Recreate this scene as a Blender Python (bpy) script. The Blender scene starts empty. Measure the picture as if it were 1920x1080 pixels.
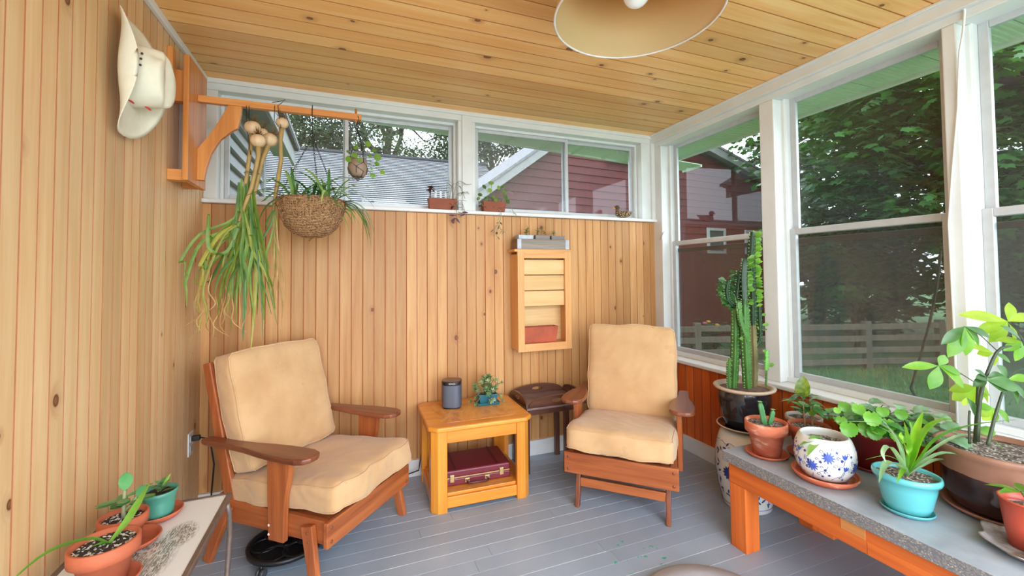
import bpy, math, random
import numpy as np
from mathutils import Vector, Matrix, Euler, noise
random.seed(11)
rnd = random.uniform
PI = math.pi
scene = bpy.context.scene
COL = scene.collection

# ------------------------------------------------------------------ camera
CAM_F, CAM_YAW, CAM_PY, CAM_H, CAM_ROLL, CAM_PITCH = 798.6, 0.3687, 489.4, 1.2804, -0.009, -0.0314
_w = Vector((math.sin(CAM_YAW), math.cos(CAM_YAW), 0)); _z = Vector((0, 0, 1))
_r = Vector((math.cos(CAM_YAW), -math.sin(CAM_YAW), 0))
FWD = _w * math.cos(CAM_PITCH) - _z * math.sin(CAM_PITCH)
_u = _z * math.cos(CAM_PITCH) + _w * math.sin(CAM_PITCH)
CX = _r * math.cos(CAM_ROLL) + _u * math.sin(CAM_ROLL)
CY = _u * math.cos(CAM_ROLL) - _r * math.sin(CAM_ROLL)
EYE = Vector((0, 0, CAM_H))
cam_d = bpy.data.cameras.new('camera')
cam = bpy.data.objects.new('camera', cam_d); COL.objects.link(cam)
cam.matrix_world = Matrix(((CX.x, CY.x, -FWD.x, 0), (CX.y, CY.y, -FWD.y, 0), (CX.z, CY.z, -FWD.z, CAM_H), (0, 0, 0, 1)))
cam_d.sensor_width = 36; cam_d.sensor_fit = 'HORIZONTAL'
cam_d.lens = CAM_F / 1920 * 36
cam_d.shift_y = -(540 - CAM_PY) / 1920
cam_d.clip_start = 0.02; cam_d.clip_end = 200
scene.camera = cam

# ------------------------------------------------------------------ sky, added fill lights, exposure
SKY = 4.6
world = bpy.data.worlds.new('overcast_sky'); scene.world = world
world.use_nodes = True
bg = world.node_tree.nodes['Background']
bg.inputs[0].default_value = (0.84, 0.94, 1.06, 1); bg.inputs[1].default_value = SKY
def fill_light(name, loc, target, sx, sy, power, color=(1, 1, 1)):
    l = bpy.data.lights.new(name, 'AREA'); l.shape = 'RECTANGLE'; l.size = sx; l.size_y = sy
    l.energy = power; l.color = color
    o = bpy.data.objects.new(name, l); COL.objects.link(o); o.location = loc
    o.rotation_euler = (Vector(target) - Vector(loc)).to_track_quat('-Z', 'Y').to_euler()
    return o
fill_light('front_fill', (0.9, -1.6, 1.6), (0.9, 2.0, 1.1), 3.0, 2.0, 55, (0.86, 0.95, 1.06))  # unseen area lamp added behind the camera to brighten the room
fill_light('ceiling_fill', (0.7, -1.3, 0.15), (0.8, 1.6, 2.3), 2.6, 0.8, 26, (0.92, 0.97, 1.03))  # added upward lamp that lifts the ceiling; there is no deck behind it
scene.view_settings.view_transform = 'Standard'
scene.view_settings.look = 'None'
scene.view_settings.gamma = 1
scene.view_settings.use_curve_mapping = False
scene.view_settings.exposure = 0.28
try:
    scene.cycles.max_bounces = 9; scene.cycles.diffuse_bounces = 5; scene.cycles.glossy_bounces = 3
    scene.cycles.transmission_bounces = 4; scene.cycles.transparent_max_bounces = 12
    scene.cycles.caustics_reflective = False; scene.cycles.caustics_refractive = False
    scene.cycles.sample_clamp_indirect = 6
except Exception:
    pass

def at(px, py, **k):
    """world point on the plane x=, y= or z= that the photograph shows at this pixel"""
    d = FWD + CX * ((px - 960) / CAM_F) + CY * ((CAM_PY - py) / CAM_F)
    (ax, val), = k.items()
    if ax == 'd': return EYE + d * val
    i = 'xyz'.index(ax)
    return EYE + d * ((val - EYE[i]) / d[i])

# ------------------------------------------------------------------ materials
def lin(r, g, b, k=1.0):
    f = lambda c: (c / 255 / 12.92 if c / 255 <= 0.04045 else ((c / 255 + 0.055) / 1.055) ** 2.4) * k
    return (f(r), f(g), f(b), 1)
class NT:
    def __init__(s, name):
        s.m = bpy.data.materials.new(name); s.m.use_nodes = True
        s.t = s.m.node_tree; s.bsdf = s.t.nodes['Principled BSDF']; s.out = s.t.nodes['Material Output']
    def n(s, typ, **kw):
        nd = s.t.nodes.new('ShaderNode' + typ)
        for k, v in kw.items():
            if k.startswith('i_'): nd.inputs[k[2:].replace('_', ' ')].default_value = v
            else: setattr(nd, k, v)
        return nd
    def l(s, a, b): s.t.links.new(a, b)
    def coord(s, kind='Object'): return s.n('TexCoord').outputs[kind]
    def ramp(s, fac, stops):
        r = s.n('ValToRGB'); e = r.color_ramp.elements
        e[0].position, e[0].color = stops[0]; e[1].position, e[1].color = stops[-1]
        for p, c in stops[1:-1]:
            x = e.new(p); x.color = c
        s.l(fac, r.inputs[0]); return r.outputs[0]
    def mix(s, fac, a, b, mode='MIX'):
        m = s.n('MixRGB', blend_type=mode)
        for i, v in enumerate((fac, a, b)):
            if hasattr(v, 'links'): s.l(v, m.inputs[i])
            else: m.inputs[i].default_value = v
        return m.outputs[0]
    def math(s, op, a, b=0.0, clamp=False):
        m = s.n('Math', operation=op, use_clamp=clamp)
        for i, v in enumerate((a, b)):
            if hasattr(v, 'links'): s.l(v, m.inputs[i])
            else: m.inputs[i].default_value = v
        return m.outputs[0]
    def map(s, vec, scale=(1, 1, 1), loc=(0, 0, 0), rot=(0, 0, 0)):
        m = s.n('Mapping'); s.l(vec, m.inputs[0])
        m.inputs['Scale'].default_value = scale; m.inputs['Location'].default_value = loc; m.inputs['Rotation'].default_value = rot
        return m.outputs[0]
    def noise(s, vec, scale, detail=4, dist=0, rough=0.55):
        t = s.n('TexNoise'); s.l(vec, t.inputs['Vector'])
        t.inputs['Scale'].default_value = scale; t.inputs['Detail'].default_value = detail
        t.inputs['Distortion'].default_value = dist; t.inputs['Roughness'].default_value = rough
        return t.outputs['Fac']
    def bump(s, h, strength=0.2, dist=0.01):
        b = s.n('Bump'); b.inputs['Strength'].default_value = strength; b.inputs['Distance'].default_value = dist
        s.l(h, b.inputs['Height']); s.l(b.outputs[0], s.bsdf.inputs['Normal'])
    def set(s, **kw):
        for k, v in kw.items():
            k = k.replace('_', ' ')
            if hasattr(v, 'links'): s.l(v, s.bsdf.inputs[k])
            else: s.bsdf.inputs[k].default_value = v
        return s
    def rand_vec(s, vec):
        oi = s.n('ObjectInfo'); c = s.n('CombineXYZ')
        s.l(s.math('MULTIPLY', oi.outputs['Random'], 37.0), c.inputs[0]); s.l(s.math('MULTIPLY', oi.outputs['Random'], 71.0), c.inputs[1]); s.l(s.math('MULTIPLY', oi.outputs['Random'], 113.0), c.inputs[2])
        a = s.n('VectorMath', operation='ADD'); s.l(vec, a.inputs[0]); s.l(c.outputs[0], a.inputs[1])
        return a.outputs[0], oi.outputs['Random']
def mulc(c, k): return (c[0] * k, c[1] * k, c[2] * k, 1)

def plain(name, c, rough=0.5, var=0.12, scale=12, bump=0.0, metal=0.0, spec=0.5, c2=None, detail=4, bscale=None, coat=0.0):
    t = NT(name); v = t.coord()
    f = t.noise(v, scale, detail)
    col = t.ramp(f, [(0.3, mulc(c, 1 - var)), (0.7, c2 or mulc(c, 1 + var))])
    t.set(Base_Color=col, Roughness=rough, Metallic=metal)
    t.bsdf.inputs['Specular IOR Level'].default_value = spec
    t.bsdf.inputs['Coat Weight'].default_value = coat
    if bump: t.bump(t.noise(v, bscale or scale * 3, 5), bump, 0.004)
    return t.m

def wood(name, light, dark, axis='z', knots=0.0, rough=0.5, grain=1.0, jitter=0.25, knot_c=None, spec=0.35, kscale=3.7, coat=0.0):
    t = NT(name); v, r = t.rand_vec(t.coord())
    ai = 'xyz'.index(axis)
    sc = [1.0, 1.0, 1.0]; sc[ai] = 0.05
    if knots:   # two-dimensional cells over the face of the board: across = x, along = z
        sep = t.n('SeparateXYZ'); t.l(v, sep.inputs[0]); cmb = t.n('CombineXYZ')
        t.l(sep.outputs[0], cmb.inputs[0]); t.l(t.math('MULTIPLY', sep.outputs[2], 0.72), cmb.inputs[1])
        vo = t.n('TexVoronoi', voronoi_dimensions='2D'); vo.inputs['Scale'].default_value = kscale; t.l(cmb.outputs[0], vo.inputs['Vector'])
        sc2 = t.n('SeparateColor'); t.l(vo.outputs['Color'], sc2.inputs[0])
        size = t.math('MULTIPLY', t.math('SUBTRACT', sc2.outputs[0], 1 - knots, True), 0.19 / knots)
        kd = t.math('DIVIDE', vo.outputs['Distance'], t.math('MAXIMUM', size, 0.0001))
        halo = t.ramp(kd, [(0.25, (1, 1, 1, 1)), (1.0, (0, 0, 0, 1))])
        core = t.ramp(kd, [(0.13, (0.75, 0.75, 0.75, 1)), (0.24, (1, 1, 1, 1)), (0.34, (0, 0, 0, 1))])
        bend = t.n('CombineXYZ'); t.l(t.math('MULTIPLY', halo, 0.05), bend.inputs[0])
        va = t.n('VectorMath', operation='ADD'); t.l(v, va.inputs[0]); t.l(bend.outputs[0], va.inputs[1]); v = va.outputs[0]
    g1 = t.noise(t.map(v, sc), 26, 5, 0.4)
    g2 = t.noise(t.map(v, [s * 1.0 for s in sc]), 130, 3, 0.2)
    g0 = t.noise(t.map(v, [1 if i != ai else 0.25 for i in range(3)]), 5, 2)
    f = t.math('ADD', t.math('MULTIPLY', g1, 0.62), t.math('ADD', t.math('MULTIPLY', g2, 0.2), t.math('MULTIPLY', g0, 0.25)))
    mid = tuple((a + b) / 2 for a, b in zip(light, dark))
    w = 0.16 / grain
    col = t.ramp(f, [(0.53 - w, dark), (0.52, mid), (0.53 + w * 0.8, light)])
    tint = t.ramp(r, [(0.0, (1 - jitter, 1 - jitter * 1.15, 1 - jitter * 1.3, 1)), (0.5, (1, 1, 1, 1)), (1.0, (1 + jitter * 0.3, 1 + jitter * 0.35, 1 + jitter * 0.45, 1))])
    col = t.mix(1.0, col, tint, 'MULTIPLY')
    if knots:
        kc = knot_c or lin(96, 48, 20)
        col = t.mix(t.math('MULTIPLY', halo, 0.38), col, mulc(kc, 2.6))
        col = t.mix(core, col, kc)
    t.set(Base_Color=col, Roughness=rough)
    t.bsdf.inputs['Specular IOR Level'].default_value = spec; t.bsdf.inputs['Coat Weight'].default_value = coat
    t.bsdf.inputs['Coat Roughness'].default_value = 0.25
    t.bump(g2, 0.08, 0.002)
    return t.m

def leafmat(name, c, c2=None, rough=0.4, trans=0.3, scale=14, tcol=None):
    t = NT(name); v, r = t.rand_vec(t.coord())
    col = t.ramp(t.noise(v, scale, 3), [(0.3, c), (0.72, c2 or mulc(c, 1.5))])
    tint = t.ramp(r, [(0.0, (0.72, 0.78, 0.7, 1)), (1.0, (1.2, 1.15, 1.1, 1))])
    col = t.mix(1.0, col, tint, 'MULTIPLY')
    t.set(Base_Color=col, Roughness=rough)
    tr = t.n('BsdfTranslucent'); t.l(t.mix(1.0, col, tcol or (1.25, 1.45, 0.55, 1), 'MULTIPLY'), tr.inputs[0])
    mx = t.n('MixShader'); mx.inputs[0].default_value = trans
    t.l(t.bsdf.outputs[0], mx.inputs[1]); t.l(tr.outputs[0], mx.inputs[2]); t.l(mx.outputs[0], t.out.inputs[0])
    return t.m

def glass(name, tint=(0.93, 0.96, 0.95, 1), film=0.03, ior=1.5):
    t = NT(name)
    tr = t.n('BsdfTransparent'); tr.inputs[0].default_value = tint
    gl = t.n('BsdfGlossy'); gl.inputs['Roughness'].default_value = 0.0
    fr = t.n('Fresnel'); fr.inputs[0].default_value = ior
    m1 = t.n('MixShader'); front = t.math('SUBTRACT', 1.0, t.n('NewGeometry').outputs['Backfacing']); t.l(t.math('MULTIPLY', t.math('MULTIPLY', fr.outputs[0], 1.15, True), front), m1.inputs[0]); t.l(tr.outputs[0], m1.inputs[1]); t.l(gl.outputs[0], m1.inputs[2])
    df = t.n('BsdfDiffuse'); df.inputs[0].default_value = (0.7, 0.7, 0.72, 1)
    m2 = t.n('MixShader'); m2.inputs[0].default_value = film
    t.l(m1.outputs[0], m2.inputs[1]); t.l(df.outputs[0], m2.inputs[2]); t.l(m2.outputs[0], t.out.inputs[0])
    t.t.nodes.remove(t.bsdf)
    return t.m

# ------------------------------------------------------------------ mesh building
class MB:
    def __init__(s): s.v = []; s.f = []; s.mi = []; s.sm = []; s.fix = False
    def add(s, verts, faces, mi=0, smooth=False):
        b = len(s.v); s.v.extend([tuple(v) for v in verts])
        for i, f in enumerate(faces):
            s.f.append(tuple(b + j for j in f)); s.mi.append(mi[i] if isinstance(mi, (list, tuple)) else mi); s.sm.append(smooth)
        return s
    def box(s, x0, x1, y0, y1, z0, z1, mi=0):
        v = [(x, y, z) for z in (z0, z1) for y in (y0, y1) for x in (x0, x1)]
        return s.add(v, [(0, 2, 3, 1), (4, 5, 7, 6), (0, 1, 5, 4), (2, 6, 7, 3), (0, 4, 6, 2), (1, 3, 7, 5)], mi)
    def obox(s, c, size, rot=None, mi=0):
        m = rot.to_matrix() if isinstance(rot, Euler) else (rot or Matrix.Identity(3)); c = Vector(c)
        h = [q / 2 for q in size]
        v = [c + m @ Vector((sx * h[0], sy * h[1], sz * h[2])) for sz in (-1, 1) for sy in (-1, 1) for sx in (-1, 1)]
        return s.add(v, [(0, 2, 3, 1), (4, 5, 7, 6), (0, 1, 5, 4), (2, 6, 7, 3), (0, 4, 6, 2), (1, 3, 7, 5)], mi)
    def beam(s, a, b, wa, ta, side, wb=None, tb=None, mi=0):
        """a square bar from a to b; width along side, thickness across"""
        a, b = Vector(a), Vector(b); d = (b - a).normalized(); sd = Vector(side); sd = (sd - d * sd.dot(d)).normalized(); up = d.cross(sd)
        wb = wa if wb is None else wb; tb = ta if tb is None else tb
        v = []
        for p, w_, t_ in ((a, wa, ta), (b, wb, tb)):
            v += [p - sd * w_ / 2 - up * t_ / 2, p + sd * w_ / 2 - up * t_ / 2, p + sd * w_ / 2 + up * t_ / 2, p - sd * w_ / 2 + up * t_ / 2]
        return s.add(v, [(3, 2, 1, 0), (4, 5, 6, 7), (0, 1, 5, 4), (1, 2, 6, 5), (2, 3, 7, 6), (3, 0, 4, 7)], mi)
    def lathe(s, prof, c=(0, 0, 0), n=32, mi=0, smooth=True, sx=1.0, sy=1.0, rotz=0.0, bottom=True):
        cz, sz = math.cos(rotz), math.sin(rotz); v = []; f = []
        for r, z in prof:
            for i in range(n):
                a = 2 * PI * i / n; x, y = r * math.cos(a) * sx, r * math.sin(a) * sy
                v.append((c[0] + x * cz - y * sz, c[1] + x * sz + y * cz, c[2] + z))
        for j in range(len(prof) - 1):
            for i in range(n):
                f.append((j * n + i, j * n + (i + 1) % n, (j + 1) * n + (i + 1) % n, (j + 1) * n + i))
        s.add(v, f, mi, smooth)
        if bottom and prof[0][0] > 1e-5:
            b = len(s.v) - len(v); s.f.append(tuple(b + i for i in reversed(range(n)))); s.mi.append(mi); s.sm.append(False)
        return s
    def tube(s, pts, rad, n=8, mi=0, smooth=True, cap=True):
        pts = [Vector(p) for p in pts]; m = len(pts)
        R = rad if isinstance(rad, (list, tuple)) else [rad] * m
        d0 = (pts[1] - pts[0]).normalized(); u = d0.orthogonal().normalized(); v = []
        for k in range(m):
            d = (pts[min(k + 1, m - 1)] - pts[max(k - 1, 0)])
            d = d.normalized() if d.length > 1e-9 else d0
            u = (u - d * u.dot(d)); u = u.normalized() if u.length > 1e-6 else d.orthogonal().normalized(); w_ = d.cross(u)
            for i in range(n):
                a = 2 * PI * i / n; v.append(pts[k] + (u * math.cos(a) + w_ * math.sin(a)) * R[k])
        f = [(k * n + i, k * n + (i + 1) % n, (k + 1) * n + (i + 1) % n, (k + 1) * n + i) for k in range(m - 1) for i in range(n)]
        if cap: f += [tuple(reversed(range(n))), tuple((m - 1) * n + i for i in range(n))]
        return s.add(v, f, mi, smooth)
    def ring(s, c, R, r, n=32, k=8, mi=0, axis='z', arc=2 * PI):
        pts = []
        for i in range(n + 1):
            a = arc * i / n; p = {'z': (math.cos(a) * R, math.sin(a) * R, 0), 'x': (0, math.cos(a) * R, math.sin(a) * R), 'y': (math.cos(a) * R, 0, math.sin(a) * R)}[axis]
            pts.append(Vector(c) + Vector(p))
        return s.tube(pts, r, k, mi, cap=arc < 6.2)
    def prism(s, poly, axis, a, b, mi=0, smooth=False):
        """a closed outline in the two other axes pushed from a to b along axis"""
        def P(q, h): return {'x': (h, q[0], q[1]), 'y': (q[0], h, q[1]), 'z': (q[0], q[1], h)}[axis]
        n = len(poly); v = [P(q, a) for q in poly] + [P(q, b) for q in poly]
        f = [tuple(range(n)), tuple(range(2 * n - 1, n - 1, -1))] + [(i, i + n, (i + 1) % n + n, (i + 1) % n) for i in range(n)]
        s.fix = True
        return s.add(v, f, mi, smooth)
    def ball(s, c, r, n=14, k=9, mi=0, smooth=True, fn=None):
        if not isinstance(r, (list, tuple)): r = (r, r, r)
        v = []; f = []
        for j in range(k + 1):
            t = PI * j / k
            for i in range(n):
                a = 2 * PI * i / n; p = Vector((math.sin(t) * math.cos(a), math.sin(t) * math.sin(a), -math.cos(t)))
                if fn: p = fn(p)
                v.append((c[0] + p[0] * r[0], c[1] + p[1] * r[1], c[2] + p[2] * r[2]))
        for j in range(k):
            for i in range(n): f.append((j * n + i, j * n + (i + 1) % n, (j + 1) * n + (i + 1) % n, (j + 1) * n + i))
        return s.add(v, f, mi, smooth)
    def blade(s, pts, widths, side=None, fold=0.0, mi=0):
        """a strap leaf along pts, creased along its midrib"""
        pts = [Vector(p) for p in pts]; m = len(pts); v = []; f = []; ms = []
        for k in range(m):
            d = (pts[min(k + 1, m - 1)] - pts[max(k - 1, 0)]).normalized()
            sd = Vector(side) if side is not None else d.cross(Vector((0, 0, 1)))
            if sd.length < 1e-3: sd = Vector((1, 0, 0))
            sd = (sd - d * sd.dot(d)).normalized(); up = sd.cross(d)
            h = widths[k] / 2
            v += [pts[k] - sd * h + up * h * fold, pts[k], pts[k] + sd * h + up * h * fold]
        for k in range(m - 1):
            b = 3 * k; f += [(b, b + 1, b + 4, b + 3), (b + 1, b + 2, b + 5, b + 4)]
        return s.add(v, f, mi, True)
    def leaf(s, p, d, up, L, W, n=6, droop=0.25, fold=0.2, shape=None, mi=0, serr=0.0):
        p, d, up = Vector(p), Vector(d).normalized(), Vector(up)
        sd = d.cross(up); sd = sd.normalized() if sd.length > 1e-4 else d.orthogonal().normalized(); up = sd.cross(d).normalized()
        shape = shape or (lambda t: math.sin(PI * t ** 0.8) ** 0.8)
        pts = []; ws = []
        for k in range(n + 1):
            t = k / n; pts.append(p + d * L * t - up * L * droop * t * t)
            w_ = W * max(shape(min(t, 0.999)), 0.02)
            if serr and 0 < k < n: w_ *= 1 + serr * (1 if k % 2 else -1)
            ws.append(w_)
        return s.blade(pts, ws, sd, fold, mi)
    def rbox(s, half, r, n=10, fn=None, mi=0):
        """a cube grid with rounded edges, for cushions; fn moves a finished point"""
        hx, hy, hz = half; idx = {}; v = []; f = []
        def pt(i, j, k):
            key = (i, j, k)
            if key not in idx:
                p = Vector(((i / n * 2 - 1) * hx, (j / n * 2 - 1) * hy, (k / n * 2 - 1) * hz))
                q = Vector((max(-hx + r, min(hx - r, p.x)), max(-hy + r, min(hy - r, p.y)), max(-hz + r, min(hz - r, p.z))))
                e = p - q
                if e.length > 1e-9:
                    e2 = Vector([math.copysign(abs(x / r) ** 1.0, x) for x in e]); p = q + e2.normalized() * r * max(abs(e2.x), abs(e2.y), abs(e2.z))
                idx[key] = len(v); v.append(fn(p) if fn else p)
            return idx[key]
        for a in range(n):
            for b in range(n):
                for k, fl in ((0, True), (n, False)):
                    q = [pt(a, b, k), pt(a + 1, b, k), pt(a + 1, b + 1, k), pt(a, b + 1, k)]; f.append(tuple(reversed(q)) if fl else tuple(q))
                    q = [pt(a, k, b), pt(a + 1, k, b), pt(a + 1, k, b + 1), pt(a, k, b + 1)]; f.append(tuple(q) if fl else tuple(reversed(q)))
                    q = [pt(k, a, b), pt(k, a + 1, b), pt(k, a + 1, b + 1), pt(k, a, b + 1)]; f.append(tuple(reversed(q)) if fl else tuple(q))
        return s.add(v, f, mi, True)
    def shift(s, d):
        s.v = [(a + d[0], b + d[1], c + d[2]) for a, b, c in s.v]; return s
    def xf(s, m):
        s.v = [tuple(m @ Vector(p)) for p in s.v]; return s
    def mesh(s, name, mats):
        me = bpy.data.meshes.new(name); me.from_pydata(s.v, [], s.f)
        for m in (mats if isinstance(mats, (list, tuple)) else [mats]): me.materials.append(m)
        me.polygons.foreach_set('material_index', s.mi); me.polygons.foreach_set('use_smooth', s.sm)
        me.update()
        if s.fix:
            import bmesh
            b = bmesh.new(); b.from_mesh(me); bmesh.ops.recalc_face_normals(b, faces=b.faces[:]); b.to_mesh(me); b.free()
        return me

def bevel(o, w, seg=2):
    b = o.modifiers.new('bevel', 'BEVEL'); b.width = w; b.segments = seg; b.limit_method = 'ANGLE'; b.angle_limit = math.radians(35)
    return o
def subsurf(o, n=1):
    b = o.modifiers.new('sub', 'SUBSURF'); b.levels = n; b.render_levels = n; return o
def root_of(o):
    while o.parent: o = o.parent
    return o
def obj(name, mb, mats, parent=None, bev=0, world=True, label=None, kind=None, seg=2):
    """link a mesh as one object; under a parent, world points are made local to the thing's base"""
    if parent is not None and world: mb.shift(-Vector(root_of(parent).location))
    me = mb.mesh(name, mats); o = bpy.data.objects.new(name, me); COL.objects.link(o)
    if parent is not None: o.parent = parent
    if bev: bevel(o, bev, seg)
    if label: o['label'] = label
    if kind: o['kind'] = kind
    return o
def local(name, mb, mats, parent, bev=0, **k): return obj(name, mb, mats, parent, bev, False, **k)
def thing(name, label, cat, loc=(0, 0, 0), rotz=0.0, group=None):
    o = bpy.data.objects.new(name, None); COL.objects.link(o); o.empty_display_size = 0.05
    o.location = loc; o.rotation_euler = (0, 0, rotz); o['label'] = label; o['category'] = cat
    if group: o['group'] = group
    return o
def tag(o, label, cat, group=None):
    o['label'] = label; o['category'] = cat
    if group: o['group'] = group
    return o
def struct(name, mb, mats, parent=None, bev=0):
    o = obj(name, mb, mats, parent, bev, False)
    if parent is None: o['kind'] = 'structure'
    return o
def piece(name, me, parent, mat4):
    o = bpy.data.objects.new(name, me); COL.objects.link(o); o.parent = parent; o.matrix_basis = mat4; return o
def V(*a): return Vector(a)

# ------------------------------------------------------------------ the materials of the place
PINE = wood('pine_wall', lin(210, 162, 106), lin(188, 130, 76), 'z', knots=0.75, rough=0.45, jitter=0.22)
PINE_L = wood('pine_wall_pale', lin(224, 192, 146), lin(208, 164, 112), 'z', knots=0.7, rough=0.45, jitter=0.18)
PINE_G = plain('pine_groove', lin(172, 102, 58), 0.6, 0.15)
CEIL = wood('pine_ceiling', lin(252, 206, 138), lin(240, 172, 98), 'z', knots=0.75, rough=0.4, jitter=0.2)
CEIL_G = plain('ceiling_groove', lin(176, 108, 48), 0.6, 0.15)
STAIN = wood('stained_board', lin(232, 118, 50), lin(198, 86, 32), 'z', rough=0.4, jitter=0.2, knots=0.12)
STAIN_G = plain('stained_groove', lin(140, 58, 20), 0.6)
WHITE = plain('white_paint', lin(226, 226, 224), 0.45, 0.05, 9, 0.06)
WHITE2 = plain('white_trim_paint', lin(220, 221, 219), 0.4, 0.05, 6, 0.05)
ALU = plain('aluminium', lin(196, 198, 200), 0.4, 0.06, 20, 0, 0.25)
DARKGAP = plain('dark_seal', lin(60, 52, 44), 0.6)
GLASS = glass('window_glass', film=0.02)
GLASS_HAZY = glass('reflection_haze_glass', (0.86, 0.88, 0.88, 1), film=0.08)  # stronger diffuse film paints a pale reflection haze over the pane
SCREEN = glass('insect_screen_mesh', (0.72, 0.72, 0.71, 1), film=0.05, ior=1.01)

def floor_mat():
    t = NT('grey_floor_paint'); v, r = t.rand_vec(t.coord()); w = t.n('NewGeometry').outputs['Position']
    base = t.ramp(t.noise(w, 2.2, 5), [(0.3, lin(148, 162, 178)), (0.7, lin(168, 180, 196))])
    tint = t.ramp(r, [(0, (0.93, 0.93, 0.94, 1)), (1, (1.04, 1.04, 1.04, 1))])
    base = t.mix(1.0, base, tint, 'MULTIPLY')
    fine = t.noise(v, 60, 4); base = t.mix(t.math('MULTIPLY', t.math('GREATER_THAN', fine, 0.70), 0.35), base, lin(120, 124, 132))
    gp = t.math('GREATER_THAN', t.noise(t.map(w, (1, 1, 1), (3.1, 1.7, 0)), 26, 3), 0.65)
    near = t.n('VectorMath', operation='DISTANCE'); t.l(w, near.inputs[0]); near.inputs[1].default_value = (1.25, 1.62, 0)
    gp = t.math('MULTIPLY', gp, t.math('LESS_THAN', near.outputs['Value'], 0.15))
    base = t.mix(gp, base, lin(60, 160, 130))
    t.set(Base_Color=base, Roughness=t.ramp(t.noise(w, 5, 3), [(0.3, (0.3, 0.3, 0.3, 1)), (0.7, (0.46, 0.46, 0.46, 1))]))
    t.bump(t.noise(t.map(v, (1, 1, 0.08)), 50, 4), 0.1, 0.003); return t.m
FLOOR = floor_mat()
FLOOR_E = plain('worn_floor_edge', lin(196, 200, 208), 0.5, 0.25, 9)

XL, XR, YB, H = -0.75, 2.30, 2.81, 2.40
YF = -0.7          # porch ends here behind the camera; front wall left out to admit light

def board_mesh(name, w, L, mats, bead=True, th=0.012, c=0.003, g=0.0026):
    """tongue and groove board: width x, length z, face towards -y; chamfered edges and a bead down the middle"""
    if bead: sec = [(-w / 2, c), (-w / 2 + c, 0), (-g, 0), (-g * .45, g), (g * .45, g), (g, 0), (w / 2 - c, 0), (w / 2, c), (w / 2, th), (-w / 2, th)]
    else: sec = [(-w / 2, c), (-w / 2 + c, 0), (w / 2 - c, 0), (w / 2, c), (w / 2, th), (-w / 2, th)]
    n = len(sec); m = MB()
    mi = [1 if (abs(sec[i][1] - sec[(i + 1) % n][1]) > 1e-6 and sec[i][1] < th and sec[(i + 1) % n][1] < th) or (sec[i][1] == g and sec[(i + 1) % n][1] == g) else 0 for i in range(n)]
    m.add([(x, y, 0) for x, y in sec] + [(x, y, L) for x, y in sec], [(i, (i + 1) % n, (i + 1) % n + n, i + n) for i in range(n)] + [tuple(reversed(range(n))), tuple(range(n, 2 * n))], mi + [0, 0])
    return m.mesh(name, mats)
def basis(x, y, z, loc):
    return Matrix(((x[0], y[0], z[0], loc[0]), (x[1], y[1], z[1], loc[1]), (x[2], y[2], z[2], loc[2]), (0, 0, 0, 1)))

# left wall: full height pine boards; joints measured at 0.1287 m
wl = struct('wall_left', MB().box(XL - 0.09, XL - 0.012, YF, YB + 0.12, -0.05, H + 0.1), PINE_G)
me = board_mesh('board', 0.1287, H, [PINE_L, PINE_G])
for k in range(27):
    y = 2.81 - 0.0643 - 0.1287 * k
    if y > YF + 0.06: piece('board', me, wl, basis((0, 1, 0), (-1, 0, 0), (0, 0, 1), (XL, y + 0.01, 0)))
# back wall: pine boards up to the high sill
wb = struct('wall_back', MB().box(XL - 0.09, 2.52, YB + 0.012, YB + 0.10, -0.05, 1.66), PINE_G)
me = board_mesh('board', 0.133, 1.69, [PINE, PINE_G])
for k in range(24):
    x = -0.31 - 0.0665 - 0.133 * 3 + 0.133 * k
    if x < 2.42: piece('board', me, wb, basis((1, 0, 0), (0, 1, 0), (0, 0, 1), (x, YB, 0)))
# right wall: low stained boards under the windows
wr = struct('wall_right', MB().box(XR + 0.012, XR + 0.22, YF, YB + 0.1, -0.05, 0.60), STAIN_G)
me = board_mesh('board', 0.0738, 0.62, [STAIN, STAIN_G], bead=False)
for k in range(46):
    y = 2.388 + 0.0369 + 0.0738 * 5 - 0.0738 * k
    if YF + 0.04 < y < YB: piece('board', me, wr, basis((0, -1, 0), (1, 0, 0), (0, 0, 1), (XR, y, 0)))
# ceiling
ce = struct('ceiling', MB().box(XL - 0.09, 2.50, YF, YB + 0.12, H + 0.012, H + 0.09), CEIL_G)
me = board_mesh('board', 0.0955, XR - XL, [CEIL, CEIL_G], bead=False, c=0.003)
for k in range(38):
    y = 2.81 - 0.0478 - 0.0955 * k
    if y > YF + 0.04: piece('board', me, ce, basis((0, 1, 0), (0, 0, 1), (1, 0, 0), (XL, y, H)))
# floor: painted planks with a butt joint somewhere in each run
fl = struct('floor', MB().box(XL - 0.05, 2.42, YF, YB + 0.1, -0.09, -0.014), FLOOR)
rf = random.Random(5)
for k in range(42):
    y = 2.81 - 0.042 - 0.084 * k
    if y < YF + 0.04: continue
    j = rf.uniform(0.1, 1.6) if k != 10 else 0.62
    for a, b in ((XL, j - 0.0012), (j, XR + 0.1)):
        piece('plank', board_mesh('plank', 0.084, b - a, [FLOOR, FLOOR_E if rf.random() < 0.45 else FLOOR], bead=False, c=0.0013), fl, basis((0, -1, 0), (0, 0, -1), (1, 0, 0), (a, y, 0)))

# baseboards, cornice strip
struct('baseboard_back', MB().box(XL, XR, YB - 0.018, YB + 0.01, 0.0, 0.105), WHITE, bev=0.004)
struct('baseboard_right', MB().box(XR - 0.018, XR + 0.01, YF, YB, 0.0, 0.105), WHITE, bev=0.004)
struct('trim_1', MB().box(XL, XL + 0.02, YF, 2.80, H - 0.035, H), WHITE, bev=0.004)

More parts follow.
